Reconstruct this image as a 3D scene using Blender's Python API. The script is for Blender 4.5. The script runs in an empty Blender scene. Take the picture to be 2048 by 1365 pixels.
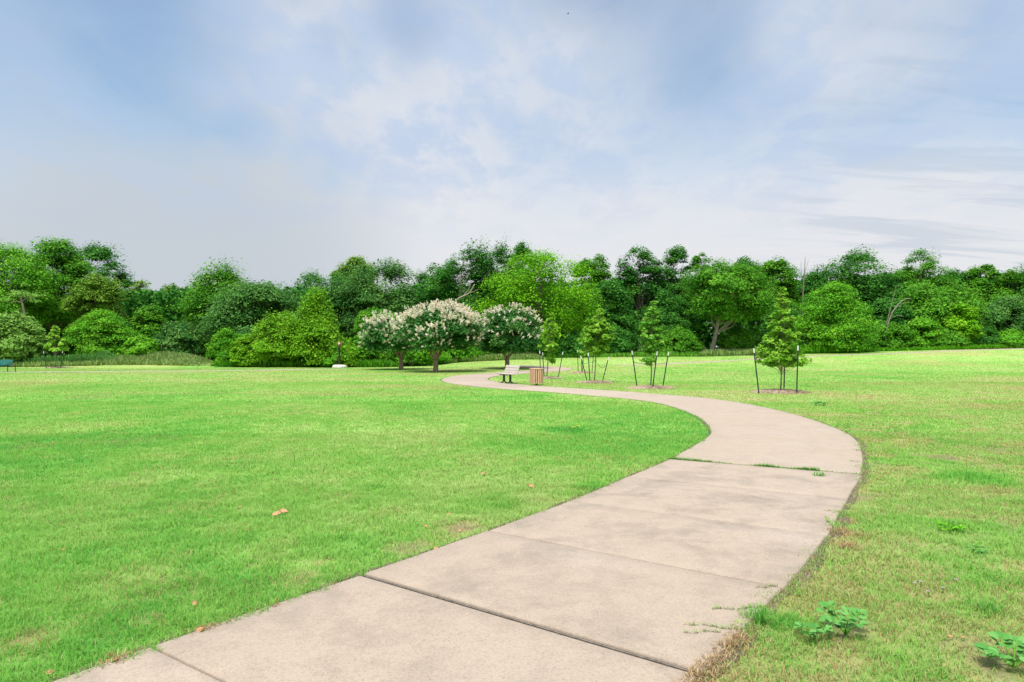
import bpy, math, random
import numpy as np
C = bpy.context.scene
col = C.collection
rad = math.radians

# ------------------------------------------------------------------ camera, world, sun, exposure
F, EYE, YH = 1365.33, 1.6, 700.0          # focal length in photo pixels, eye height, horizon row
cd = bpy.data.cameras.new('camera'); cam = bpy.data.objects.new('camera', cd); col.objects.link(cam)
cd.sensor_width = 36.0; cd.lens = 24.0; cd.shift_y = 17.5 / 2048; cd.clip_start = 0.05; cd.clip_end = 3000
cam.location = (0, 0, EYE); cam.rotation_euler = (rad(90), 0, 0)
C.camera = cam
SUN_EL, SUN_AZ = 71.0, 205.0              # azimuth clockwise from +Y: behind the camera, a little to its left
sd = bpy.data.lights.new('sun', 'SUN'); sd.energy = 2.6; sd.angle = rad(16); sd.color = (1.0, 0.95, 0.86)
sun = bpy.data.objects.new('sun', sd); col.objects.link(sun)
sun.rotation_euler = (rad(90 - SUN_EL), 0, rad(180 - SUN_AZ))
C.view_settings.view_transform = 'Standard'; C.view_settings.look = 'None'
C.view_settings.exposure = 0.85; C.view_settings.gamma = 1.0
C.cycles.max_bounces = 8; C.cycles.diffuse_bounces = 4; C.cycles.transmission_bounces = 5; C.cycles.transparent_max_bounces = 8
C.cycles.use_denoising = True

def dir_of(px, py):
    v = np.array([(px - 1024) / F, 1.0, (YH - py) / F]); return tuple(v / np.linalg.norm(v))

def make_world():
    w = bpy.data.worlds.new('World'); C.world = w; w.use_nodes = True
    nt = w.node_tree; N = nt.nodes; L = nt.links; N.clear()
    def n(t, **k):
        x = N.new(t)
        for a, b in k.items(): setattr(x, a, b)
        return x
    def lk(a, b): L.new(a, b)
    def math_(op, a, b=None, clamp=False):
        m = n('ShaderNodeMath', operation=op); m.use_clamp = clamp
        for i, v in enumerate((a, b)):
            if v is None: continue
            if isinstance(v, (int, float)): m.inputs[i].default_value = v
            else: lk(v, m.inputs[i])
        return m.outputs[0]
    def mix(fac, a, b):
        m = n('ShaderNodeMix', data_type='RGBA')
        for s, v in ((m.inputs[0], fac), (m.inputs[6], a), (m.inputs[7], b)):
            if isinstance(v, (int, float)): s.default_value = v
            elif isinstance(v, tuple): s.default_value = (*v, 1)
            else: lk(v, s)
        return m.outputs[2]
    def ramp(x, a, b):
        m = n('ShaderNodeMapRange', interpolation_type='SMOOTHSTEP'); lk(x, m.inputs[0])
        m.inputs[1].default_value = a; m.inputs[2].default_value = b; return m.outputs[0]
    tc = n('ShaderNodeTexCoord'); D = tc.outputs['Generated']
    sep = n('ShaderNodeSeparateXYZ'); lk(D, sep.inputs[0])
    z = sep.outputs[2]
    zz = math_('ADD', math_('MAXIMUM', z, 0.0), 0.16)
    cmb = n('ShaderNodeCombineXYZ'); lk(math_('DIVIDE', sep.outputs[0], zz), cmb.inputs[0]); lk(math_('DIVIDE', sep.outputs[1], zz), cmb.inputs[1])
    P = cmb.outputs[0]                                   # point on a flat cloud layer above
    def noise(scale, detail=6, rough=.55, off=(0, 0, 0), sc=(1, 1, 1), dist=0.0, vec=P, rot=0):
        mp = n('ShaderNodeMapping'); lk(vec, mp.inputs[0]); mp.inputs[1].default_value = off; mp.inputs[3].default_value = sc
        mp.inputs[2].default_value = (0, 0, rad(rot))
        t = n('ShaderNodeTexNoise'); lk(mp.outputs[0], t.inputs['Vector'])
        t.inputs['Scale'].default_value = scale; t.inputs['Detail'].default_value = detail; t.inputs['Roughness'].default_value = rough
        t.inputs['Distortion'].default_value = dist
        return t.outputs['Fac']
    def blob(px, py, r0, r1):
        d = n('ShaderNodeVectorMath', operation='DOT_PRODUCT'); lk(D, d.inputs[0]); d.inputs[1].default_value = dir_of(px, py)
        return ramp(d.outputs['Value'], math.cos(rad(r1)), math.cos(rad(r0)))
    sky = n('ShaderNodeTexSky', sky_type='NISHITA'); sky.sun_disc = False
    sky.sun_elevation = rad(SUN_EL); sky.sun_rotation = rad(SUN_AZ); sky.altitude = 200; sky.dust_density = 1.2
    clear = n('ShaderNodeVectorMath', operation='MULTIPLY'); lk(sky.outputs[0], clear.inputs[0]); clear.inputs[1].default_value = SKY_GAIN
    # thickness of the veil: noise + where the photo's thin patches are
    big = noise(0.8, 4, .5, (3.1, 1.7, 0), (1, 1, 1), .15)
    wisp = noise(2.2, 6, .56, (0.3, 4.4, 0), (1.25, .8, 1), .35, rot=12)
    fine = noise(5.0, 7, .62, (7, 2, 0), (1.35, .8, 1), .35, rot=12)
    cov = math_('ADD', math_('MULTIPLY', big, 0.9), math_('ADD', math_('MULTIPLY', wisp, 0.75), math_('MULTIPLY', fine, 0.28)))
    cov = math_('SUBTRACT', cov, 0.42)
    for (px, py, r0, r1, k) in ((-40, 150, 2, 24, -.34), (380, 190, 1, 9, -.13), (670, 125, .2, 3.5, -.22), (820, 40, .2, 3.5, -.08), (630, 325, .2, 3.0, -.20), (500, 265, .2, 3, -.14), (690, 350, .2, 2.4, -.12),
                                (1230, 180, 2, 15, -.14), (1560, 190, 2, 16, -.16), (1950, 150, 2, 14, -.16),
                                (1100, 380, 3, 16, .26), (1650, 380, 3, 14, .22), (700, 420, 3, 14, .2), (560, 60, 2, 9, .16), (1000, 60, 2, 8, .1), (1720, 30, 2, 8, .22), (250, 480, 4, 18, .22)):
        cov = math_('ADD', cov, math_('MULTIPLY', blob(px, py, r0, r1), k))
    cov = math_('ADD', cov, math_('MULTIPLY', math_('SUBTRACT', 1.0, ramp(z, .05, .30)), .55))
    fac = ramp(cov, -0.05, 0.85)
    # cloud colour: white band, blue-grey base low in the sky on the left, streaks low on the right
    base = mix(ramp(z, 0.06, 0.24), CL_LOW, CL_WHITE)
    base = mix(math_('MULTIPLY', blob(330, 560, 4, 22), .75), base, CL_GREY)
    st = noise(3.2, 6, .55, (1, 0, 0), (.35, 1.9, 1), .5, rot=-8)
    stm = math_('MULTIPLY', ramp(st, .48, .62), math_('MULTIPLY', blob(1930, 420, 3, 17), .6))
    base = mix(stm, base, CL_STREAK)
    mott = math_('ADD', math_('MULTIPLY', fine, .45), math_('MULTIPLY', wisp, .55))
    tuft = math_('MULTIPLY', math_('MULTIPLY', ramp(mott, .41, .60), ramp(z, .12, .30)), .80)
    base = mix(tuft, base, CL_SHADE)
    # clouds brightened towards the zenith, above the frame, to add soft fill light
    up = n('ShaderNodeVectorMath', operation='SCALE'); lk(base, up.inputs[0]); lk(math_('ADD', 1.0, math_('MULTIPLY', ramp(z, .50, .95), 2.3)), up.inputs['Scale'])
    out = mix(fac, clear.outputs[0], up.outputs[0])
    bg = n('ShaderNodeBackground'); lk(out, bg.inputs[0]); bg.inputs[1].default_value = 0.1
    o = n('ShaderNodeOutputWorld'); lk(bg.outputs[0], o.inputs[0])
SKY_GAIN = (.98, 1.05, 1.0)
CL_WHITE = (4.3, 4.42, 4.68); CL_LOW = (4.45, 4.5, 4.62); CL_GREY = (2.75, 3.10, 3.48); CL_STREAK = (3.0, 3.4, 3.95); CL_SHADE = (2.75, 3.45, 4.6)
make_world()

# ------------------------------------------------------------------ terrain
def gu(u): return np.interp(u, [-.2, -.12, -.07, 0, .166, .28, .42, .53, .68, .75], [0, .15, .6, .95, 1.16, 1.2, 1.5, 1.76, 2.04, 2.15])
def T(x, y):
    x = np.asarray(x, float); y = np.asarray(y, float)
    t = np.clip((y - 46) / 34, 0, 1); s = t * t * (3 - 2 * t)
    z = gu(x / np.maximum(y, 1.0)) * s
    z = z + .95 * np.exp(-(((x + 34.5) / 6.2) ** 2) - ((y - 66.0) / 2.6) ** 2)          # mound on the left
    z = z - .55 * np.clip((y - 63) / 8, 0, 1) * np.clip((-.1 - x / np.maximum(y, 1)) / .08, 0, 1) * np.clip(1 - np.exp(-(((x + 33.5) / 5.5) ** 2)), 0, 1)
    return z
def Tz(x, y): return float(T(x, y))
def G(px, py):
    "ground point seen at a photo pixel"
    ds = np.linspace(2.4, 95, 9000); x = (px - 1024) / F * ds
    i = int(np.argmax(YH + (EYE - T(x, ds)) * F / ds <= py)); return float(x[i]), float(ds[i])
def at(px, py, D): return (px - 1024) / F * D, D, EYE - (py - YH) * D / F

# ------------------------------------------------------------------ numeric helpers
_lat = np.random.RandomState(5).rand(256, 256)
def vnoise(x, y, s, o=0):
    x = np.asarray(x, float) / s + 37.3 * o; y = np.asarray(y, float) / s + 11.7 * o
    xi = np.floor(x).astype(int); yi = np.floor(y).astype(int); fx = x - xi; fy = y - yi
    fx = fx * fx * (3 - 2 * fx); fy = fy * fy * (3 - 2 * fy)
    g = lambda i, j: _lat[i & 255, j & 255]
    return (g(xi, yi) * (1 - fx) + g(xi + 1, yi) * fx) * (1 - fy) + (g(xi, yi + 1) * (1 - fx) + g(xi + 1, yi + 1) * fx) * fy
def fbm(x, y, s, o=0): return .5 * vnoise(x, y, s, o) + .3 * vnoise(x, y, s * .47, o + 1) + .2 * vnoise(x, y, s * .21, o + 2)
def nrm(v): return v / np.maximum(np.linalg.norm(v, axis=-1, keepdims=True), 1e-9)
def sst(x, a, b): t = np.clip((x - a) / (b - a), 0, 1); return t * t * (3 - 2 * t)

class MB:
    def __init__(s): s.v = []; s.f = []; s.t = []; s.n = 0
    def add(s, v, f, t=0.5):
        v = np.asarray(v, float); s.v.append(v)
        f = [tuple(int(i) + s.n for i in q) for q in f]; s.f += f; s.t += [t] * len(f); s.n += len(v)
    def box(s, c, size, rz=0, rx=0, ry=0, bev=0.0, t=.5):
        x, y, z = (q / 2 for q in size)
        if bev > 0:
            b = bev; V = []
            for sz, (ix, iy) in ((-z, (x - b, y - b)), (-z + b, (x, y)), (z - b, (x, y)), (z, (x - b, y - b))):
                k = b if abs(ix - x) < 1e-9 else 0
                V += [(-ix + k, -iy, sz), (ix - k, -iy, sz), (ix, -iy + k, sz), (ix, iy - k, sz), (ix - k, iy, sz), (-ix + k, iy, sz), (-ix, iy - k, sz), (-ix, -iy + k, sz)] if k else \
                     [(-ix, -iy, sz), (ix, -iy, sz), (ix, -iy, sz), (ix, iy, sz), (ix, iy, sz), (-ix, iy, sz), (-ix, iy, sz), (-ix, -iy, sz)]
            f = [tuple(range(7, -1, -1)), tuple(range(24, 32))]
            for r in range(3):
                for i in range(8): f.append((r * 8 + i, r * 8 + (i + 1) % 8, (r + 1) * 8 + (i + 1) % 8, (r + 1) * 8 + i))
        else:
            V = [(-x, -y, -z), (x, -y, -z), (x, y, -z), (-x, y, -z), (-x, -y, z), (x, -y, z), (x, y, z), (-x, y, z)]
            f = [(3, 2, 1, 0), (4, 5, 6, 7), (0, 1, 5, 4), (1, 2, 6, 5), (2, 3, 7, 6), (3, 0, 4, 7)]
        V = np.array(V)
        for a, ax in ((rx, 0), (ry, 1), (rz, 2)):
            if a:
                ca, sa = math.cos(a), math.sin(a); i, j = [(1, 2), (2, 0), (0, 1)][ax]
                Vi, Vj = V[:, i].copy(), V[:, j].copy(); V[:, i] = Vi * ca - Vj * sa; V[:, j] = Vi * sa + Vj * ca
        s.add(V + np.array(c), f, t)
    def tube(s, pts, radii, n=8, cap=True, t=.5):
        pts = np.asarray(pts, float); m = len(pts); radii = np.broadcast_to(np.asarray(radii, float), (m,))
        tan = nrm(np.gradient(pts, axis=0)); ref = np.array([0, 0, 1.]) if abs(tan[0][2]) < .9 else np.array([1., 0, 0])
        V = []; a = np.linspace(0, 2 * math.pi, n, endpoint=False); u = None
        for i in range(m):
            u = ref - tan[i] * np.dot(ref, tan[i]) if u is None else u - tan[i] * np.dot(u, tan[i])
            u = u / max(np.linalg.norm(u), 1e-9); w = np.cross(tan[i], u)
            V.append(pts[i] + radii[i] * (np.cos(a)[:, None] * u + np.sin(a)[:, None] * w))
        f = [(i * n + j, i * n + (j + 1) % n, (i + 1) * n + (j + 1) % n, (i + 1) * n + j) for i in range(m - 1) for j in range(n)]
        if cap: f += [tuple(range(n - 1, -1, -1)), tuple(range((m - 1) * n, m * n))]
        s.add(np.concatenate(V), f, t)
    def lathe(s, prof, n=24, c=(0, 0, 0), t=.5):
        a = np.linspace(0, 2 * math.pi, n, endpoint=False)
        V = np.concatenate([np.stack([r * np.cos(a), r * np.sin(a), np.full(n, z)], 1) for r, z in prof]) + np.array(c)
        m = len(prof); f = [(i * n + j, i * n + (j + 1) % n, (i + 1) * n + (j + 1) % n, (i + 1) * n + j) for i in range(m - 1) for j in range(n)]
        f += [tuple(range(n - 1, -1, -1)), tuple(range((m - 1) * n, m * n))]
        s.add(V, f, t)
    def build(s, name, mat, parent=None, smooth=False, loc=(0, 0, 0)):
        me = bpy.data.meshes.new(name); me.from_pydata([tuple(p) for p in np.concatenate(s.v)], [], s.f)
        a = me.attributes.new('tint', 'FLOAT', 'FACE'); a.data.foreach_set('value', np.array(s.t, np.float32))
        me.materials.append(mat); me.update()
        if smooth: me.polygons.foreach_set('use_smooth', np.ones(len(me.polygons), bool))
        return link(name, me, parent, loc)

def link(name, me, parent=None, loc=(0, 0, 0)):
    o = bpy.data.objects.new(name, me); col.objects.link(o); o.location = loc
    if parent: o.parent = parent
    return o
def fast_mesh(name, V, faces, mat, attrs=None, smooth=False, domain='FACE'):
    "faces: array (n,3) or (n,4), or list of such arrays"
    me = bpy.data.meshes.new(name); V = np.asarray(V, np.float32)
    if not isinstance(faces, list): faces = [faces]
    me.vertices.add(len(V)); me.vertices.foreach_set('co', V.ravel())
    li = np.concatenate([f.ravel() for f in faces]).astype(np.int32)
    cnt = np.concatenate([np.full(len(f), f.shape[1]) for f in faces]); st = np.concatenate([[0], np.cumsum(cnt)[:-1]]).astype(np.int32)
    me.loops.add(len(li)); me.loops.foreach_set('vertex_index', li)
    me.polygons.add(len(cnt)); me.polygons.foreach_set('loop_start', st)
    for k, a in (attrs or {}).items():
        at_ = me.attributes.new(k, 'FLOAT', domain); at_.data.foreach_set('value', np.asarray(a, np.float32))
    me.materials.append(mat); me.update(calc_edges=True)
    if smooth: me.polygons.foreach_set('use_smooth', np.ones(len(me.polygons), bool))
    return me
def tag(o, label=None, cat=None, group=None, kind=None):
    for k, v in (('label', label), ('category', cat), ('group', group), ('kind', kind)):
        if v: o[k] = v
    return o
def empty(name, loc, rz=0):
    o = bpy.data.objects.new(name, None); col.objects.link(o); o.location = loc; o.rotation_euler = (0, 0, rz); o.empty_display_size = .2
    return o

# ------------------------------------------------------------------ materials
def mat_new(name):
    m = bpy.data.materials.new(name); m.use_nodes = True; nt = m.node_tree; nt.nodes.clear(); return m, nt.nodes, nt.links
def rampnode(N, stops):
    r = N.new('ShaderNodeValToRGB'); e = r.color_ramp.elements
    while len(e) < len(stops): e.new(.5)
    for x, (p, c) in zip(e, stops): x.position = p; x.color = (*c, 1)
    return r
def m_leaf(name, stops, trans=.25, gloss=.08, rough=.6):
    m, N, L = mat_new(name)
    a = N.new('ShaderNodeAttribute'); a.attribute_name = 'tint'
    r = rampnode(N, stops); L.new(a.outputs['Fac'], r.inputs[0])
    p = N.new('ShaderNodeBsdfPrincipled'); L.new(r.outputs[0], p.inputs['Base Color']); p.inputs['Roughness'].default_value = rough
    p.inputs['Specular IOR Level'].default_value = gloss
    t = N.new('ShaderNodeBsdfTranslucent'); L.new(r.outputs[0], t.inputs[0])
    x = N.new('ShaderNodeMixShader'); x.inputs[0].default_value = trans; L.new(p.outputs[0], x.inputs[1]); L.new(t.outputs[0], x.inputs[2])
    o = N.new('ShaderNodeOutputMaterial'); L.new(x.outputs[0], o.inputs[0]); return m
def m_noise(name, c1, c2, scale=8, sc=(1, 1, 1), rough=.8, bump=.3, detail=6, metal=0, spec=.3, c3=None, tint=0.0, bdist=.01):
    m, N, L = mat_new(name)
    tc = N.new('ShaderNodeTexCoord'); mp = N.new('ShaderNodeMapping'); mp.inputs[3].default_value = sc; L.new(tc.outputs['Object'], mp.inputs[0])
    t = N.new('ShaderNodeTexNoise'); t.inputs['Scale'].default_value = scale; t.inputs['Detail'].default_value = detail; L.new(mp.outputs[0], t.inputs['Vector'])
    st = [(.3, c1), (.7, c2)] if c3 is None else [(.28, c1), (.52, c2), (.72, c3)]
    r = rampnode(N, st); L.new(t.outputs['Fac'], r.inputs[0]); out = r.outputs[0]
    if tint:
        a = N.new('ShaderNodeAttribute'); a.attribute_name = 'tint'
        mr = N.new('ShaderNodeMapRange'); mr.inputs[3].default_value = 1 - tint; mr.inputs[4].default_value = 1 + tint; L.new(a.outputs['Fac'], mr.inputs[0])
        v = N.new('ShaderNodeVectorMath'); v.operation = 'SCALE'; L.new(out, v.inputs[0]); L.new(mr.outputs[0], v.inputs['Scale']); out = v.outputs[0]
    p = N.new('ShaderNodeBsdfPrincipled'); L.new(out, p.inputs['Base Color']); p.inputs['Roughness'].default_value = rough; p.inputs['Metallic'].default_value = metal
    p.inputs['Specular IOR Level'].default_value = spec
    if bump:
        b = N.new('ShaderNodeBump'); b.inputs['Strength'].default_value = bump; b.inputs['Distance'].default_value = bdist; L.new(t.outputs['Fac'], b.inputs['Height']); L.new(b.outputs[0], p.inputs['Normal'])
    o = N.new('ShaderNodeOutputMaterial'); L.new(p.outputs[0], o.inputs[0]); return m

GRASS = [(0.0, (.052, .270, .044)), (.35, (.112, .370, .042)), (.65, (.215, .435, .066)), (1.0, (.345, .470, .135))]
STRAW = [(0.0, (.22, .105, .045)), (.5, (.42, .29, .13)), (1.0, (.56, .45, .25))]
def m_grass(name, ground=False):
    m, N, L = mat_new(name)
    def att(k):
        a = N.new('ShaderNodeAttribute'); a.attribute_name = k; return a.outputs['Fac']
    def mth(op, a, b, cl=False):
        x = N.new('ShaderNodeMath'); x.operation = op; x.use_clamp = cl
        for i, v in enumerate((a, b)):
            if isinstance(v, (int, float)): x.inputs[i].default_value = v
            else: L.new(v, x.inputs[i])
        return x.outputs[0]
    def mx(f, a, b):
        x = N.new('ShaderNodeMix'); x.data_type = 'RGBA'
        for s, v in ((x.inputs[0], f), (x.inputs[6], a), (x.inputs[7], b)):
            if isinstance(v, (int, float)): s.default_value = v
            elif isinstance(v, tuple): s.default_value = (*v, 1)
            else: L.new(v, s)
        return x.outputs[2]
    ti, dr = att('tint'), att('dry')
    g = rampnode(N, GRASS); s = rampnode(N, STRAW)
    if ground:
        tc = N.new('ShaderNodeTexCoord')
        def nz(sc, d=4):
            t = N.new('ShaderNodeTexNoise'); L.new(tc.outputs['Object'], t.inputs['Vector']); t.inputs['Scale'].default_value = sc; t.inputs['Detail'].default_value = d; t.inputs['Roughness'].default_value = .7; return t.outputs['Fac']
        a, b, c = nz(3.0, 6), nz(26, 5), nz(90, 3)
        L.new(mth('ADD', ti, mth('ADD', mth('MULTIPLY', mth('SUBTRACT', a, .5), .45), mth('MULTIPLY', mth('SUBTRACT', b, .5), .5)), True), g.inputs[0])
        L.new(mth('ADD', b, 0.0), s.inputs[0])
        colr = mx(mth('MULTIPLY', dr, mth('ADD', .5, mth('MULTIPLY', c, .7)), True), g.outputs[0], s.outputs[0])
        soil = rampnode(N, [(.3, (.07, .05, .032)), (.7, (.20, .15, .10))]); L.new(b, soil.inputs[0])
        th = N.new('ShaderNodeMapRange'); L.new(b, th.inputs[0]); th.inputs[1].default_value = .42; th.inputs[2].default_value = .60; th.inputs[4].default_value = .45
        colr = mx(mth('MAXIMUM', att('soil'), mth('MULTIPLY', th.outputs[0], att('near'))), colr, soil.outputs[0])
    else:
        L.new(ti, g.inputs[0]); L.new(mth('FRACT', mth('MULTIPLY', ti, 7.0), 0), s.inputs[0]); colr = mx(dr, g.outputs[0], s.outputs[0])
    p = N.new('ShaderNodeBsdfPrincipled'); L.new(colr, p.inputs['Base Color']); p.inputs['Roughness'].default_value = .65; p.inputs['Specular IOR Level'].default_value = .2
    o = N.new('ShaderNodeOutputMaterial')
    if ground:
        bp = N.new('ShaderNodeBump'); bp.inputs['Strength'].default_value = .7; bp.inputs['Distance'].default_value = .03
        L.new(mth('ADD', b, mth('MULTIPLY', c, .6)), bp.inputs['Height']); L.new(bp.outputs[0], p.inputs['Normal']); L.new(p.outputs[0], o.inputs[0])
    else:
        t = N.new('ShaderNodeBsdfTranslucent'); L.new(colr, t.inputs[0]); x = N.new('ShaderNodeMixShader'); x.inputs[0].default_value = .35
        L.new(p.outputs[0], x.inputs[1]); L.new(t.outputs[0], x.inputs[2]); L.new(x.outputs[0], o.inputs[0])
    return m
def m_concrete():
    m, N, L = mat_new('concrete')
    tc = N.new('ShaderNodeTexCoord')
    def nz(sc, d=5, r=.6, dist=0, sx=(1, 1, 1)):
        mp = N.new('ShaderNodeMapping'); mp.inputs[3].default_value = sx; L.new(tc.outputs['Object'], mp.inputs[0])
        t = N.new('ShaderNodeTexNoise'); L.new(mp.outputs[0], t.inputs['Vector']); t.inputs['Scale'].default_value = sc; t.inputs['Detail'].default_value = d; t.inputs['Roughness'].default_value = r; t.inputs['Distortion'].default_value = dist; return t.outputs['Fac']
    def mx(f, a, b, bt='MIX'):
        x = N.new('ShaderNodeMix'); x.data_type = 'RGBA'; x.blend_type = bt
        for s, v in ((x.inputs[0], f), (x.inputs[6], a), (x.inputs[7], b)):
            if isinstance(v, (int, float)): s.default_value = v
            elif isinstance(v, tuple): s.default_value = (*v, 1)
            else: L.new(v, s)
        return x.outputs[2]
    def mr(x, a, b, c=0, d=1):
        q = N.new('ShaderNodeMapRange'); L.new(x, q.inputs[0])
        for i, v in enumerate((a, b, c, d)): q.inputs[i + 1].default_value = v
        return q.outputs[0]
    a = N.new('ShaderNodeAttribute'); a.attribute_name = 'tint'
    c = mx(a.outputs['Fac'], (.322, .251, .186), (.388, .312, .237))
    n1, n2, n3, n4 = nz(1.5, 9, .74, .25, (1, 1, 1)), nz(4, 6, .65, .3), nz(70, 3, .7), nz(220, 2, .6)
    n0 = nz(.55, 3, .5)
    a2 = N.new('ShaderNodeAttribute'); a2.attribute_name = 'stain'
    st = N.new('ShaderNodeMath'); st.operation = 'MULTIPLY'; L.new(mr(n1, .47, .64, 0, .95), st.inputs[0]); L.new(a2.outputs['Fac'], st.inputs[1])
    c = mx(st.outputs[0], c, (.215, .174, .132))
    c = mx(mr(n2, .45, .75, 0, .30), c, (.21, .165, .122))
    c = mx(mr(n0, .5, .75, 0, .25), c, (.41, .355, .305))
    c = mx(mr(n3, .48, .70, 0, .5), c, (.15, .12, .098))
    c = mx(mr(n4, .56, .72, 0, .5), c, (.52, .47, .42))
    p = N.new('ShaderNodeBsdfPrincipled'); L.new(c, p.inputs['Base Color']); p.inputs['Roughness'].default_value = .85; p.inputs['Specular IOR Level'].default_value = .25
    b = N.new('ShaderNodeBump'); b.inputs['Strength'].default_value = .45; b.inputs['Distance'].default_value = .004; L.new(n3, b.inputs['Height'])
    b2 = N.new('ShaderNodeBump'); b2.inputs['Strength'].default_value = .3; b2.inputs['Distance'].default_value = .004; L.new(n4, b2.inputs['Height']); L.new(b.outputs[0], b2.inputs['Normal'])
    L.new(b2.outputs[0], p.inputs['Normal'])
    o = N.new('ShaderNodeOutputMaterial'); L.new(p.outputs[0], o.inputs[0]); return m

M = {}
M['concrete'] = m_concrete()
M['ground'] = m_grass('lawn_ground', True); M['blade'] = m_grass('grass_blades')
M['soil'] = m_noise('bare_soil', (.06, .042, .03), (.17, .125, .085), 14, bump=.6, bdist=.02)
M['bark'] = m_noise('grey_bark', (.09, .07, .055), (.24, .19, .15), 5, (4, 4, .7), .9, .7, bdist=.03)
M['barklight'] = m_noise('pale_bark', (.20, .16, .125), (.42, .35, .28), 6, (4, 4, .6), .9, .6, bdist=.02)
M['myrtle_bark'] = m_noise('smooth_mottled_bark', (.14, .085, .06), (.30, .21, .155), 5, (3, 3, .6), .75, .4, c3=(.42, .34, .27), bdist=.015)
M['sapbark'] = m_noise('young_bark', (.15, .12, .095), (.30, .25, .20), 14, (3, 3, .6), .85, .4, bdist=.005)
M['mulch'] = m_noise('mulch_chips', (.15, .10, .062), (.34, .25, .165), 22, bump=.8, bdist=.03, c3=(.52, .42, .30), tint=.4)
M['slat'] = m_noise('sky_grey_slats', (.42, .36, .31), (.60, .53, .47), 6, (.6, 14, 14), .6, .25, bdist=.003, tint=.15)  # sky sheen on the wood put into its grey base colour
M['cedar'] = m_noise('orange_cedar', (.52, .31, .18), (.72, .49, .32), 7, (12, 12, .7), .6, .25, bdist=.003, tint=.18)
M['darkgap'] = m_noise('dark_liner', (.02, .016, .012), (.045, .035, .028), 9, rough=.7)
M['greenmetal'] = m_noise('dark_green_metal', (.006, .022, .014), (.012, .038, .024), 9, rough=.45, bump=.05, spec=.5)
M['postgreen'] = m_noise('stake_green_paint', (.006, .024, .014), (.014, .044, .026), 20, rough=.5, bump=.05, spec=.5)
M['white'] = m_noise('white_paint', (.66, .65, .60), (.82, .81, .78), 16, rough=.5, bump=.05)
M['teal'] = m_noise('teal_coating', (.012, .15, .13), (.025, .235, .20), 14, rough=.45, bump=.05, spec=.5)
M['black'] = m_noise('black_metal', (.010, .011, .011), (.022, .022, .022), 12, rough=.45, bump=.05)
M['stone'] = m_noise('white_stone', (.50, .45, .40), (.76, .72, .67), 5, rough=.85, bump=.5, bdist=.02)
M['darkpost'] = m_noise('dark_brown_post', (.022, .016, .014), (.055, .042, .036), 8, (3, 3, .6), .7, .3)
M['redbrown'] = m_noise('red_brown_paint', (.16, .055, .038), (.30, .12, .085), 7, rough=.5, bump=.1)
M['wire'] = m_noise('tie_wire', (.012, .016, .013), (.03, .035, .03), 12, rough=.6, bump=0)
M['filler'] = m_noise('joint_filler', (.10, .08, .062), (.22, .18, .14), 30, (1, 1, 1), .95, .6)
M['dryleaf'] = m_noise('dry_leaf', (.30, .135, .055), (.56, .33, .17), 25, rough=.7, bump=.2, bdist=.004)
M['petal'] = m_leaf('cream_petals', [(0, (.66, .56, .40)), (.5, (.84, .77, .61)), (1, (.90, .87, .75))], .35, .2, .6)
M['yellow'] = m_leaf('yellow_petals', [(0, (.70, .48, .02)), (1, (.82, .62, .05))], .2)
M['mauve'] = m_leaf('mauve_petals', [(0, (.50, .32, .48)), (1, (.66, .50, .66))], .2)
M['feather'] = m_noise('dark_feathers', (.02, .02, .022), (.05, .05, .055), 20)
PAL = {
 'lime': [(0, (.070, .265, .004)), (.5, (.150, .410, .008)), (1, (.270, .540, .022))],
 'lemon': [(0, (.078, .240, .008)), (.5, (.160, .395, .012)), (1, (.280, .520, .034))],
 'bright':[(0, (0.049, 0.224, 0.012)), (.5, (0.117, 0.373, 0.016)), (1, (0.249, 0.538, 0.032))],
 'mid':   [(0, (0.038, 0.175, 0.012)), (.5, (0.087, 0.289, 0.015)), (1, (0.185, 0.426, 0.030))],
 'olive': [(0, (0.077, 0.186, 0.018)), (.5, (0.147, 0.294, 0.027)), (1, (0.265, 0.435, 0.055))],
 'dark':  [(0, (0.022, 0.120, 0.015)), (.5, (0.050, 0.210, 0.022)), (1, (0.127, 0.337, 0.042))],
 'blue':  [(0, (0.032, 0.136, 0.024)), (.5, (0.074, 0.217, 0.037)), (1, (0.177, 0.353, 0.069))],
 'pale':  [(0, (0.103, 0.245, 0.032)), (.5, (0.179, 0.359, 0.055)), (1, (0.289, 0.489, 0.102))],
 'myrtle':[(0, (0.017, 0.097, 0.018)), (.5, (0.038, 0.158, 0.024)), (1, (0.101, 0.261, 0.050))],
 'sap':   [(0, (0.070, 0.260, 0.020)), (.5, (0.148, 0.401, 0.036)), (1, (0.330, 0.574, 0.081))],
 'weed':  [(0, (.060, .230, .045)), (.5, (.110, .320, .065)), (1, (.190, .420, .110))],
 'sapbright': [(0, (.090, .270, .014)), (.5, (.190, .430, .025)), (1, (.340, .570, .075))],
 'tallgrass': [(0, (0.130, 0.255, 0.060)), (.5, (0.260, 0.390, 0.105)), (1, (0.450, 0.500, 0.200))],
 'ivy': [(0, (.050, .200, .040)), (.5, (.130, .330, .070)), (1, (.250, .430, .120))],
}
for k, st in PAL.items(): M['leaf_' + k] = m_leaf('leaves_' + k, st)

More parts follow.
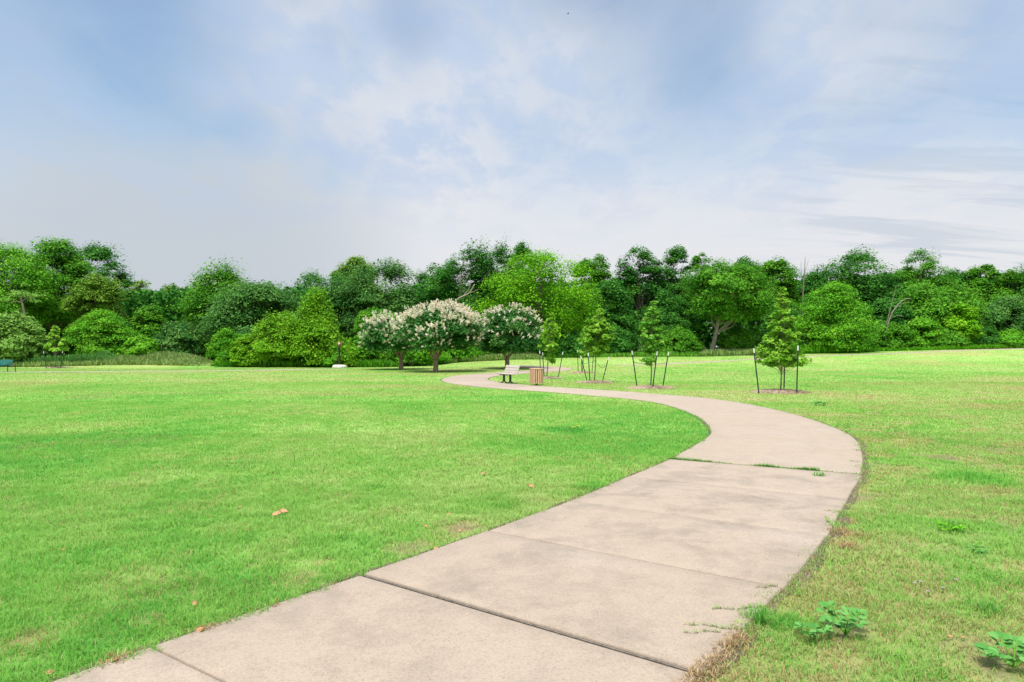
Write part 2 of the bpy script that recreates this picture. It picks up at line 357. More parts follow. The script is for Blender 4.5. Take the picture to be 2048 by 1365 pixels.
# ------------------------------------------------------------------ the path
MID = np.array([(-5.2, -3.5), (-3.6, -1.0), (-1.98, 1.35), (-.90, 2.95), (-.08, 4.06), (.80, 5.25), (1.67, 6.52), (2.51, 7.9), (3.36, 9.28), (4.19, 10.88), (4.92, 12.5), (5.37, 14.28), (5.66, 16.5), (5.68, 19.4), (5.28, 21.75), (4.13, 23.85),
                (2.45, 26.3), (.55, 28.5), (-.95, 31.0), (-2.03, 33.6), (-2.52, 36.6), (-2.40, 40.0), (-1.60, 43.4), (-.1, 46.6), (1.41, 49.1), (2.78, 50.95), (3.42, 52.6), (2.95, 54.5), (1.2, 56.0), (-.1, 56.8)])
def spline(P, k=24):
    P = np.vstack([2 * P[0] - P[1], P, 2 * P[-1] - P[-2]]); out = []
    for i in range(1, len(P) - 2):
        t = np.linspace(0, 1, k, endpoint=False)[:, None]; a, b, c, d = P[i - 1], P[i], P[i + 1], P[i + 2]
        out.append(.5 * (2 * b + (c - a) * t + (2 * a - 5 * b + 4 * c - d) * t ** 2 + (3 * b - a - 3 * c + d) * t ** 3))
    return np.vstack(out + [P[-2:-1]])
def resample(P, step):
    s = np.concatenate([[0], np.cumsum(np.linalg.norm(np.diff(P, axis=0), axis=1))]); q = np.arange(0, s[-1], step)
    return np.stack([np.interp(q, s, P[:, 0]), np.interp(q, s, P[:, 1])], 1), q
CL, CS = resample(spline(MID), .05)
for _ in range(3):                                        # smooth the curve a little
    CL[1:-1] = .25 * CL[:-2] + .5 * CL[1:-1] + .25 * CL[2:]
CT = nrm(np.gradient(CL, axis=0)); CN = np.stack([-CT[:, 1], CT[:, 0]], 1)      # CN points to the left of travel
HW = 1.235
def s_of(p): return float(CS[np.argmin(np.hypot(CL[:, 0] - p[0], CL[:, 1] - p[1]))])
def path_dist(x, y):
    "distance to the centreline (m), signed side; coarse search in chunks"
    P = CL[::4]; d = np.full(len(x), 1e9); side = np.zeros(len(x)); Nn = CN[::4]
    for i in range(0, len(x), 60000):
        dx = x[i:i + 60000, None] - P[None, :, 0]; dy = y[i:i + 60000, None] - P[None, :, 1]; q = dx * dx + dy * dy
        j = q.argmin(1); r = np.arange(len(j)); d[i:i + 60000] = np.sqrt(q[r, j]); side[i:i + 60000] = np.sign(dx[r, j] * Nn[j, 0] + dy[r, j] * Nn[j, 1])
    return d, side
joint_px = [((320, 1308), (420, 1365)), ((725, 1170), (1345, 1327)), ((975, 1078), (1550, 1165)), ((1130, 1015), (1660, 1065)), ((1225, 968), (1705, 985)), ((1320, 927), (1725, 945)), ((1412, 853), (1660, 853))]
S_main = s_of((-.10, 4.07)); S_grass = s_of((3.36, 9.28))
JS = [S_main - 4.1, S_main - 2.75, S_main - 1.42, S_main, s_of((.80, 5.25)), s_of((1.67, 6.47)), s_of((2.5, 7.9)), S_grass, s_of((5.36, 14.28))]
JS += [JS[-1] + 3.0, JS[-1] + 6.2]
s = s_of((3.85, 24.2)); JS.append(s); JS.append(s + 2.6)
while JS[-1] < CS[-1] - 3: JS.append(JS[-1] + 3.0)
JS = [0.0] + [q for q in JS if q > .5] + [float(CS[-1])]
def make_path():
    V = []; Fq = []; tint = []; stain = []; n0 = 0
    xs = np.array([-HW, -HW + .012, -.8, -.4, 0, .4, .8, HW - .012, HW])
    rs = np.random.RandomState(4)
    for i in range(len(JS) - 1):
        ga = .0075 if i else 0; gb = .0075
        if abs(JS[i] - S_main) < .01: ga = .023
        if abs(JS[i + 1] - S_main) < .01: gb = .023
        if abs(JS[i] - S_grass) < .01: ga = .02
        if abs(JS[i + 1] - S_grass) < .01: gb = .02
        a, b = JS[i] + ga, JS[i + 1] - gb
        q = np.unique(np.concatenate([[a, a + .008, b - .008, b], np.arange(a + .15, b - .05, .22)]))
        cx, cy = np.interp(q, CS, CL[:, 0]), np.interp(q, CS, CL[:, 1]); nx, ny = np.interp(q, CS, CN[:, 0]), np.interp(q, CS, CN[:, 1])
        m = len(q); X = cx[:, None] + nx[:, None] * xs[None]; Y = cy[:, None] + ny[:, None] * xs[None]
        w = (vnoise(q * 1.0, q * 0, .6, i) - .5) * .03; X[:, [0, 1]] += (nx * w)[:, None]; Y[:, [0, 1]] += (ny * w)[:, None]
        w = (vnoise(q * 1.0, q * 0, .6, i + 9) - .5) * .03; X[:, [-2, -1]] += (nx * w)[:, None]; Y[:, [-2, -1]] += (ny * w)[:, None]
        Z = T(X, Y) + .022; Z[:, [0, -1]] -= .010; Z[[0, -1], :] -= .006
        Z += rs.uniform(-.003, .003)
        nA = len(xs); top = np.stack([X, Y, Z], 2).reshape(-1, 3); low = top.copy(); low[:, 2] -= .11
        V += [top, low]; idx = lambda r, c, k=0: n0 + k * m * nA + r * nA + c
        f = [(idx(r, c + 1), idx(r, c), idx(r + 1, c), idx(r + 1, c + 1)) for r in range(m - 1) for c in range(nA - 1)]
        f += [(idx(r, 0), idx(r, 0, 1), idx(r + 1, 0, 1), idx(r + 1, 0)) for r in range(m - 1)] + [(idx(r, nA - 1, 1), idx(r, nA - 1), idx(r + 1, nA - 1), idx(r + 1, nA - 1, 1)) for r in range(m - 1)]
        f += [(idx(0, c), idx(0, c + 1), idx(0, c + 1, 1), idx(0, c, 1)) for c in range(nA - 1)] + [(idx(m - 1, c + 1), idx(m - 1, c), idx(m - 1, c, 1), idx(m - 1, c + 1, 1)) for c in range(nA - 1)]
        Fq.append(np.array(f)); t = np.clip(rs.normal(.5, .2), 0, 1)
        mid = .5 * (a + b)
        if S_grass < mid < JS[12] and mid > S_grass: t = .65
        if abs(JS[i] - s_of((3.85, 24.2))) < .3: t = 1.0
        tint += [t] * len(f); stain += [float(np.interp(mid, [S_main - 3, S_main + 1, S_main + 4, S_grass - .6, S_grass + 1, 40], [.55, .7, 1, .8, .2, .15]))] * len(f); n0 += 2 * m * nA
    # smooth winding: orient consistently upwards
    me = fast_mesh('path', np.concatenate(V), np.concatenate(Fq), M['concrete'], {'tint': tint, 'stain': stain})
    o = link('path', me); tag(o, 'winding pale concrete footpath across the lawn', 'path', kind='structure')
    # soil bed under the slabs, a little wider than they are
    q = np.arange(0, CS[-1], .12); cx, cy = np.interp(q, CS, CL[:, 0]), np.interp(q, CS, CL[:, 1]); nx, ny = np.interp(q, CS, CN[:, 0]), np.interp(q, CS, CN[:, 1])
    xs = np.array([-1, -.5, 0, .5, 1.]); wl = HW + .03 + .07 * vnoise(q, q * 0, .5, 3); wr = HW + .03 + .09 * vnoise(q, q * 0, .45, 6)
    W = np.where(xs[None] < 0, wr[:, None] * xs[None], wl[:, None] * xs[None])
    X = cx[:, None] + nx[:, None] * W; Y = cy[:, None] + ny[:, None] * W; Z = T(X, Y) + .005
    m = len(q); f = np.array([(r * 5 + c + 1, r * 5 + c, (r + 1) * 5 + c, (r + 1) * 5 + c + 1) for r in range(m - 1) for c in range(4)])
    o = link('path_bed', fast_mesh('path_bed', np.stack([X, Y, Z], 2).reshape(-1, 3), f, M['soil'])); tag(o, 'bare brown soil along the edge of the footpath', 'soil', kind='structure')
    # tan strip of old filler in the wide joint
    b = MB(); c = np.array([np.interp(S_main, CS, CL[:, 0]), np.interp(S_main, CS, CL[:, 1])]); nn = np.array([np.interp(S_main, CS, CN[:, 0]), np.interp(S_main, CS, CN[:, 1])])
    b.box((c[0], c[1], .003), (2 * HW - .03, .044, .014), rz=math.atan2(nn[1], nn[0]))
    o = b.build('joint_strip', M['darkgap']); tag(o, 'dark open joint across the footpath in the foreground', 'joint', kind='structure')
    b = MB(); b.box((c[0], c[1], .010), (2 * HW - .06, .011, .012), rz=math.atan2(nn[1], nn[0])); b.build('filler', M['filler'], o)
make_path()
def far_path(pix, hw, name, label):
    P = spline(np.array([G(*p) for p in pix]), 12); Tn = nrm(np.gradient(P, axis=0)); Nn = np.stack([-Tn[:, 1], Tn[:, 0]], 1)
    xs = np.array([-1, -.97, 0, .97, 1.]) * hw; X = P[:, :1] + Nn[:, :1] * xs; Y = P[:, 1:] + Nn[:, 1:] * xs; Z = T(X, Y) + np.array([-.05, .012, .016, .012, -.05])
    m = len(P); f = np.array([(r * 5 + c + 1, r * 5 + c, (r + 1) * 5 + c, (r + 1) * 5 + c + 1) for r in range(m - 1) for c in range(4)])
    me = fast_mesh(name, np.stack([X, Y, Z], 2).reshape(-1, 3), f, M['concrete'], {'tint': np.full(len(f), .7), 'stain': np.full(len(f), .1)})
    tag(link(name, me), label, 'path', kind='structure')
far_path([(-120, 746), (0, 745), (170, 744), (330, 743), (440, 741.8), (540, 740.5), (690, 738.8)], 1.15, 'path_far', 'distant thin pale path below the grassy mound')
far_path([(1235, 731), (1330, 728), (1480, 720.5), (1620, 713.2), (1780, 707.5), (1950, 701), (2070, 696.5), (2200, 692)], 0.5, 'path_far', 'distant thin pale path climbing the lawn to the right')

# ------------------------------------------------------------------ lawn: one ground sheet and the blades on it
# worn spots: px, py, radius (m), dryness, bareness
SPOTS = [(1380, 1310, .30, 1.0, .5), (1440, 1282, .20, 1.0, .4), (1345, 1345, .25, 1.0, .4), (1690, 1072, .22, .9, .35), (1690, 1045, .2, .8, .3), (1750, 1130, .55, .6, .1), (1830, 1160, .45, .6, .15), (1780, 1085, .4, .5, .1),
         (1850, 1190, .25, .75, .3), (1960, 1290, .35, .6, .55), (1700, 1268, .22, .7, .8), (2000, 1340, .3, .6, .7), (1870, 915, .45, .7, .7), (1990, 900, .45, .6, .5), (1790, 940, .5, .6, .2), (1920, 835, 1.1, .5, .2), (2030, 1045, .3, .6, .4),
         (1720, 1000, .3, .6, .2), (1600, 1290, .3, .3, .1), (1500, 1330, .35, .55, .2), (1650, 1330, .3, .5, .25),
         (930, 1055, .28, .8, .7), (820, 1095, .25, .5, .6), (600, 1160, .2, .5, .4), (1000, 1075, .15, .6, .5), (60, 1285, .16, .6, .5), (640, 1130, .12, .5, .2), (300, 1245, .15, .4, .3), (190, 795, 1.2, .4, .1), (1010, 775, .3, .5, .4), (900, 890, .4, .3, .1)]
SP = [(*G(a, b), r, d, e) for a, b, r, d, e in SPOTS]
DARKS = [(1005, 1008, .35), (1185, 975, .35), (1150, 862, .7), (1530, 1240, .2), (1900, 1055, .25), (1950, 960, .6)]
DK = [(*G(a, b), r) for a, b, r in DARKS]
MULCH = [('nearest', 1560, 785, 1.0), ('second', 1302, 777, .95), ('third', 1190, 766, .85), ('fourth', 1163, 746.5, .85), ('behind_can', 1098, 757.5, .8), ('left', 112, 736.5, .9)]
MU = [(*G(a, b), r) for _, a, b, r in MULCH]
def lawn_fields(x, y):
    left = sst(-(x - np.interp(y, CL[:, 1][60:], CL[:, 0][60:])), -.5, .8)       # 1 left of the path
    left = np.where(y > 27, .8, left)
    far = sst(y, 7, 30)
    t = .60 + .08 * far + .17 * (1 - left)
    t = t + 1.0 * (fbm(x, y, 5.0, 2) - .5) * .60 + .45 * (fbm(x, y * .55, 1.7, 5) - .5) + .30 * (vnoise(x, y, .35, 8) - .5)
    dry = .03 + .26 * (1 - left) * sst(fbm(x, y, 1.6, 9), .46, .70) + .45 * (1 - left) * sst(fbm(x, y, .55, 10), .52, .68) + .40 * sst(fbm(x * .4, y, 2.6, 12), .46, .72) * far + .22 * left * sst(fbm(x, y, .7, 15), .52, .74)
    dry = dry + .35 * sst(x / np.maximum(y, 1), .3, .6) * sst(y, 17, 23) * (1 - sst(y, 29, 40)) * sst(fbm(x * .5, y, 2.2, 14), .3, .6)
    soil = np.zeros_like(t) + .55 * (1 - left) * sst(fbm(x, y, .5, 16), .56, .76) * (1 - far)
    for (a, b, r, d, e) in SP:
        rr = np.hypot(x - a, y - b) / r + .7 * (vnoise(x, y, r * .5, 3) - .5) + .5 * (vnoise(x, y, r * .2, 4) - .5); k = 1 - sst(rr, .35, 1.1)
        dry = np.maximum(dry, d * k); soil = np.maximum(soil, e * k)
    for (a, b, r) in DK:
        k = 1 - sst(np.hypot(x - a, (y - b) * .8) / r + .7 * (vnoise(x, y, r * .6, 3) - .5), .3, 1.1); t = t - .22 * k; dry = dry * (1 - .8 * k)
    return np.clip(t, 0, 1), np.clip(dry, 0, 1), np.clip(soil, 0, 1)
def make_ground():
    gx = np.concatenate([[-1500, -700, -350, -200, -130], np.arange(-90, -30, 1.5), np.arange(-30, -12, .6), np.arange(-12, 12, .16), np.arange(12, 30, .6), np.arange(30, 90.1, 1.5), [130, 200, 350, 700, 1500]])
    gy = np.concatenate([[-1500, -600, -200, -60], np.arange(-20, 1, 2), np.arange(1, 15, .16), np.arange(15, 40, .4), np.arange(40, 100, 1.0), [110, 130, 170, 250, 400, 800, 1800]])
    X, Y = np.meshgrid(gx, gy); Z = T(X, Y); m, n = X.shape
    V = np.stack([X, Y, Z], 2).reshape(-1, 3); r, c = np.meshgrid(np.arange(m - 1), np.arange(n - 1), indexing='ij'); i = (r * n + c).ravel()
    f = np.stack([i, i + 1, i + n + 1, i + n], 1); t, d, s = lawn_fields(X.ravel(), Y.ravel())
    me = fast_mesh('lawn', V, f, M['ground'], {'tint': t, 'dry': d, 'soil': s, 'near': 1 - sst(Y.ravel(), 6, 15)}, True, 'POINT')
    tag(link('lawn', me), 'mown green lawn with pale dry patches', 'lawn', kind='structure')
make_ground()
def blades_mesh(name, x, y, z, h, w, az, lean, tint, dry, rs, curl=.5, two=None):
    n = len(x); two = np.ones(n, bool) if two is None else two
    dx, dy = np.cos(az), np.sin(az); sx, sy = -dy * w / 2, dx * w / 2
    b = np.stack([x, y, z], 1); S = np.stack([sx, sy, np.zeros(n)], 1)
    l1 = h * np.sin(lean * .6) * .55; z1 = h * np.cos(lean * .6) * .55
    mid = b + np.stack([dx * l1, dy * l1, z1], 1); l2 = h * np.sin(np.minimum(lean * (1 + curl), 1.75)) * .5; z2 = h * np.cos(np.minimum(lean * (1 + curl), 1.75)) * .5
    tip = mid + np.stack([dx * l2, dy * l2, z2], 1)
    V = np.stack([b - S, b + S, mid + S * .75, mid - S * .75, tip], 1).reshape(-1, 3)
    i = np.arange(n)[:, None] * 5
    q = (i + np.array([[0, 1, 2, 3]])); t = i + np.array([[3, 2, 4]])
    return fast_mesh(name, V, [q, t], M['blade'], {'tint': np.tile(tint, 2), 'dry': np.tile(dry, 2)})
def make_grass():
    rs = np.random.RandomState(11); XS = []
    for (d0, d1, dens, w0, hh) in ((2.3, 4.8, 9000, .0042, 1.0), (4.8, 8, 5200, .0052, 1.0), (8, 13, 2600, .0075, 1.0), (13, 21, 1300, .0105, .85), (21, 34, 520, .0155, .75), (34, 58, 170, .025, .7), (58, 80, 50, .042, .7)):
        area = .84 * (d1 ** 2 - d0 ** 2) + 3 * (d1 - d0); n = int(area * dens)
        d = np.sqrt(rs.uniform(d0 ** 2, d1 ** 2, n)); x = rs.uniform(-1, 1, n) * (.84 * d + 1.0)
        XS.append((x, d, np.full(n, w0), np.full(n, hh)))
    x, y, w, hh = (np.concatenate(q) for q in zip(*XS))
    pd, side = path_dist(x, y)
    lim = HW - .012 - .05 * sst(vnoise(x, y, .25, 1), .45, .9) - .05 * sst(vnoise(x, y, .09, 2), .55, .95) + np.where((side < 0) & (y < 14), .16 * (vnoise(x, y, .35, 5) - .62), .01)
    keep = pd > lim
    t, dry, soil = lawn_fields(x, y)
    edge = np.clip((pd - HW) / .22, 0, 1)
    keep &= rs.rand(len(x)) > soil * .93
    keep &= rs.rand(len(x)) < .45 + .55 * edge + .3 * vnoise(x, y, .3, 7)
    clump = fbm(x, y, .16, 20)
    keep &= rs.rand(len(x)) < .12 + 1.75 * clump
    for (a, b, r) in MU: keep &= np.hypot(x - a, (y - b)) > r * (.80 + .25 * vnoise(x, y, .3, 3))
    x, y, w, hh, t, dry, clump, soil = (q[keep] for q in (x, y, w, hh, t, dry, clump, soil)); n = len(x)
    h = (.014 + .062 * clump + .022 * rs.rand(n)) * hh * (1 - .45 * dry) * (1 - .4 * soil)
    for (a, b, r) in DK: h *= 1 + .55 * (1 - sst(np.hypot(x - a, y - b) / r, .3, 1.0))
    az = rs.uniform(0, 2 * math.pi, n); lean = rs.uniform(.55, 1.35, n)
    tint = np.clip(t + rs.normal(0, .12, n), 0, 1); isdry = (rs.rand(n) < dry * .85).astype(float) * rs.uniform(.55, 1, n)
    me = blades_mesh('lawn_grass', x, y, T(x, y), h, w * rs.uniform(.7, 1.3, n), az, lean, tint, isdry, rs)
    tag(link('lawn_grass', me), 'short mown grass blades covering the lawn', 'grass', kind='stuff')
    # grass in the open joint across the path
    n = 2600; u = rs.uniform(-HW, HW, n); c = np.array([np.interp(S_grass, CS, CL[:, 0]), np.interp(S_grass, CS, CL[:, 1])]); nn = np.array([np.interp(S_grass, CS, CN[:, 0]), np.interp(S_grass, CS, CN[:, 1])]); tt = np.array([-nn[1], nn[0]])
    v = rs.normal(0, .012, n); k = np.clip(.25 + 1.3 * (vnoise(u, u * 0, .3, 4) - .25), .1, 1) * np.where(u < -.75, .25, 1); m = rs.rand(n) < k; u, v, k = u[m], v[m], k[m]; n = len(u)
    x = c[0] + nn[0] * u + tt[0] * v; y = c[1] + nn[1] * u + tt[1] * v
    me = blades_mesh('joint_grass', x, y, T(x, y) + .008, (.03 + .035 * rs.rand(n)) * (.6 + .6 * k), np.full(n, .007), rs.uniform(0, 6.28, n), rs.uniform(.3, 1.2, n), np.clip(rs.normal(.4, .2, n), 0, 1), (rs.rand(n) < .12) * .8, rs)
    tag(link('joint_grass', me), 'strip of grass sprouting in the joint across the footpath', 'grass', kind='stuff')
    # brown dead thatch at the right edge of the path in front
    xs, ys = [], []
    for (px, py, r, cnt) in ((1385, 1312, .24, 800), (1450, 1280, .16, 450), (1350, 1345, .2, 600), (1695, 1070, .16, 330), (1340, 1380, .25, 500), (1690, 1095, .12, 300), (560, 1225, .08, 160), (430, 1268, .09, 220), (690, 1182, .07, 160), (240, 1330, .08, 160)):
        a, b = G(px, py); xs.append(rs.normal(a, r * .55, cnt)); ys.append(rs.normal(b, r * .55, cnt))
    x, y = np.concatenate(xs), np.concatenate(ys); pd, _ = path_dist(x, y); m = pd > HW - .05; x, y = x[m], y[m]; n = len(x)
    me = blades_mesh('dead_grass', x, y, T(x, y) + .008 + .02 * rs.rand(n), .02 + .045 * rs.rand(n), np.full(n, .0045), rs.uniform(0, 6.28, n), rs.uniform(1.0, 1.6, n), rs.rand(n), np.full(n, 1.0), rs, .2)
    tag(link('dead_grass', me), 'brown dead grass matted along the right edge of the footpath', 'dead grass', kind='stuff')
    # creeping runners reaching onto the path
    x, y, z, az = [], [], [], []
    for (p, q) in (((1530, 1225), (1425, 1229)), ((1470, 1268), (1370, 1257)), ((1440, 1272), (1372, 1276)), ((1560, 1180), (1518, 1184)), ((1668, 1060), (1650, 1040)), ((1690, 1030), (1650, 1026)), ((1735, 930), (1700, 926)), ((1735, 905), (1705, 903))):
        a, b = G(*p), G(*q); L = math.dist(a, b); k = int(L / .004)
        s_ = rs.rand(k); wob = .012 * np.sin(s_ * 9 + p[0]); d = np.array(b) - np.array(a); pr = np.array([-d[1], d[0]]) / L
        x.append(a[0] + d[0] * s_ + pr[0] * wob); y.append(a[1] + d[1] * s_ + pr[1] * wob); az.append(math.atan2(d[1], d[0]) + rs.normal(0, .8, k)); z.append(np.full(k, .026))
    x, y, z, az = (np.concatenate(q) for q in (x, y, z, az)); n = len(x)
    me = blades_mesh('grass_runners', x, y, z, .018 + .025 * rs.rand(n), np.full(n, .004), az, rs.uniform(1.0, 1.5, n), np.clip(rs.normal(.6, .2, n), 0, 1), (rs.rand(n) < .25) * .8, rs, .05)
    tag(link('grass_runners', me), 'thin grass runners creeping onto the footpath from its right edge', 'grass', kind='stuff')
make_grass()

# ------------------------------------------------------------------ foliage
def leaf_arrays(c, n, a, L, W, fold=.15):
    a = nrm(a - n * np.sum(a * n, 1, keepdims=True)); b = np.cross(n, a); L = L[:, None]; W = W[:, None]
    V = np.stack([c - a * L * .5, c + b * W * .5 - n * L * fold - a * L * .06, c + a * L * .5 - n * L * fold * .8, c - b * W * .5 - n * L * fold - a * L * .06], 1)
    return V.reshape(-1, 3)
def leaf_obj(name, V, tint, mat, parent):
    f = np.arange(len(V)).reshape(-1, 4); return link(name, fast_mesh(name, V, f, mat, {'tint': tint}), parent)
PROF = {
 'dome':   [(0, .45), (.12, .78), (.35, 1), (.6, .95), (.8, .72), (.93, .42), (1, .12)],
 'round':  [(0, .25), (.12, .62), (.35, .95), (.55, 1), (.78, .82), (.92, .5), (1, .15)],
 'shrub':  [(0, .85), (.2, 1), (.45, .95), (.7, .75), (.88, .45), (1, .12)],
 'cone':   [(0, .9), (.12, 1), (.35, .82), (.6, .58), (.8, .34), (.93, .16), (1, .05)],
 'column': [(0, .6), (.2, .95), (.5, 1), (.75, .8), (.92, .45), (1, .15)],
 'sapling':[(0, .55), (.06, .9), (.17, 1), (.26, .88), (.30, .70), (.42, .72), (.55, .55), (.7, .40), (.85, .22), (.95, .1), (1, .05)],
 'slim':   [(0, .45), (.15, .7), (.35, 1), (.55, .9), (.75, .62), (.9, .3), (1, .08)],
 'umbrella': [(0, .62), (.12, .88), (.32, 1), (.58, .94), (.78, .74), (.92, .46), (1, .15)],
 'vase':   [(0, .15), (.15, .45), (.38, .88), (.58, 1), (.75, .92), (.9, .62), (1, .25)],
}
def clusters(R, rs, ncl, prof, lump, fill, lean=(0, 0), bough=.30):
    "unit crown: returns cluster centres (x,y in -1..1 of half width, z in 0..1) "
    p = np.array(PROF[prof]); t = []
    while len(t) < ncl:
        q = rs.rand()
        if rs.rand() < np.interp(q, p[:, 0], p[:, 1]) + .12: t.append(q)
    t = np.array(t); th = rs.uniform(0, 2 * math.pi, ncl); r = np.interp(t, p[:, 0], p[:, 1])
    lm = 1 + lump * sum(np.sin(k * th + rs.uniform(0, 6.28) + j * t) for k, j in ((2, 4), (3, -7), (5, 9))) / 1.7
    fr = fill + (1 - fill) * rs.rand(ncl) ** .6
    rr = r * lm * fr
    Q = np.stack([rr * np.cos(th), rr * np.sin(th), t], 1)
    if ncl > 60:                                         # gather the sprays into boughs, leaving gaps between them
        L_ = Q[rs.permutation(ncl)[:max(7, ncl // 8)]]; d = ((Q[:, None] - L_[None]) ** 2 * (1, 1, 1.6)).sum(2); j = d.argmin(1); Q = Q + (L_[j] - Q) * bough
    Q[:, 0] += lean[0] * t; Q[:, 1] += lean[1] * t
    return Q
def crown_leaves(P, cr, nl, leaf, rs, flat=.5, droop=.3, sweep=(0, 0, 0), axis_c=(0, 0, 0), asp=.62, upb=.55, ragged=.25, fold=.15):
    n = len(P); k = (nl * rs.uniform(.6, 1.3, n)).astype(int); idx = np.repeat(np.arange(n), k); m = len(idx)
    q = nrm(rs.normal(size=(m, 3))) * (rs.rand(m, 1) ** .45); q[:, 2] = np.where(q[:, 2] < 0, q[:, 2] * .7, q[:, 2])
    long = rs.rand(m) < ragged; q = np.where(long[:, None], q * rs.uniform(1.0, 1.3, (m, 1)), q)
    crv = (cr * rs.uniform(.6, 1.35, n))[idx][:, None]
    out = nrm(P - np.array(axis_c)); o = out[idx]
    off = q * crv; off[:, 2] *= flat; off[:, 2] -= droop * crv[:, 0] * (q[:, 0] ** 2 + q[:, 1] ** 2) * .8
    sw = np.array(sweep, float); off = off + sw * crv * (np.abs(q[:, 2:3]) * 1.1 + .5 * rs.rand(m, 1)) if np.any(sw) else off
    c = P[idx] + off
    nn = nrm(q * .55 + o * .35 + np.array([0, 0, upb]) + rs.normal(size=(m, 3)) * .40)
    a = o * .8 + sw * 1.2 + rs.normal(size=(m, 3)) * .6 + np.array([0, 0, -.25])
    L = leaf * np.exp(rs.normal(-.05, .34, m))
    tint = np.clip((.5 + rs.normal(0, .18, n))[idx] + rs.normal(0, .10, m) + .08 * q[:, 2], 0, 1)
    return leaf_arrays(c, nn, a, L, L * asp, fold), tint
def curve(a, b, sag, rs, k=6, wob=.06):
    t = np.linspace(0, 1, k)[:, None]; a, b = np.array(a, float), np.array(b, float); L = np.linalg.norm(b - a)
    p = a + (b - a) * t; p[:, 2] += sag * L * np.sin(math.pi * t[:, 0]); w = rs.normal(0, wob * L, (k, 3)); w[0] = w[-1] = 0; return p + w * .6
def trunk_mesh(name, root_z, h, r, P, rs, mat, parent, nl=14, fork=.35, lean=(0, 0), thin=.4, n=8):
    b = MB(); top = np.array([lean[0], lean[1], h]); base = np.array([0, 0, root_z])
    ax = lambda t: base + (top - base) * t + np.array([.25 * r * math.sin(5 * t), .2 * r * math.cos(4 * t), 0]) * 2
    ts = np.linspace(0, 1, 9); b.tube([ax(t) for t in ts], [r * (1.35 - .35 * min(t / .12, 1)) * (1 - .78 * t) + .01 for t in ts], n)
    if len(P):
        sel = rs.permutation(len(P))[:nl]
        for i in sel:
            p = P[i]; t0 = np.clip((p[2] - root_z) / (h - root_z) * rs.uniform(.35, .7), fork * .8, .9); a = ax(t0)
            rb = r * (1 - .78 * t0) * rs.uniform(.3, .6); pts = curve(a, p, .06, rs); b.tube(pts, np.linspace(rb, max(.008, rb * .15), len(pts)), 5)
            for _ in range(2):
                j = rs.randint(2, 5); e = pts[j] + rs.normal(0, .12, 3) * np.linalg.norm(p - a) * np.array([1.5, 1.5, .8]) + (0, 0, .1); c2 = curve(pts[j], e, .05, rs, 4); b.tube(c2, np.linspace(rb * .4, .006, 4), 4)
    return b.build(name, mat, parent, True)
GT, GS = 'trees along the far edge of the lawn', 'shrubs in front of the treeline'
def tree(px, hw, top, bot, D, pal, prof, label, name='tree', cat='tree', group=GT, seed=0, ncl=110, nl=250, leaf=.195, lump=.16, fill=.30, flat=.62, sweep=(0, 0, 0), depth=.75, cr=.27, droop=.3, lean=0.0, bark='bark', tr=.16, base_px=None, nlimb=16, ragged=.08, upb=.7, asp=.62):
    rs = np.random.RandomState(1000 + int(px) * 7 + int(top) + seed)
    bx = px if base_px is None else base_px
    x0 = (bx - 1024) / F * D; g = Tz(x0, D); W = hw * (1.27 if name == 'tree' else 1.10) / F * D
    zt = EYE - (top - YH) * D / F - g; zb = max(EYE - (bot - YH) * D / F - g, .1)
    ox = (px - bx) / F * D
    ncl = int(ncl * 1.45) + 14; P = clusters(1, rs, ncl, prof, lump, fill, (lean, 0)); c = cr * W; Hc = zt - zb
    cz = min(c * flat * .8, Hc * .3)
    P = P * np.array([max(W - c * .55, W * .6), max(W - c * .55, W * .6) * depth, Hc - 1.3 * cz]) + np.array([ox, 0, zb + .5 * cz])
    root = empty(name, (x0, D, g))
    trunk_mesh('trunk', -.25, zb + Hc * .72, tr * (.6 + zt / 20), P, rs, M[bark], root, nlimb, lean=(ox, 0))
    leaf *= rs.uniform(.85, 1.2)
    V, t = crown_leaves(P, c, nl, leaf, rs, flat, droop, sweep, (ox, 0, zb + Hc * .3), ragged=ragged, upb=upb, asp=asp)
    V = V[: len(V)]; z = V[:, 2].reshape(-1, 4).min(1); ok = z > .02
    V = V.reshape(-1, 4, 3)[ok].reshape(-1, 3); leaf_obj('crown', V, t[ok], M['leaf_' + pal], root)
    tag(root, label, cat, group); return root
SW = (.55, 0, .75)
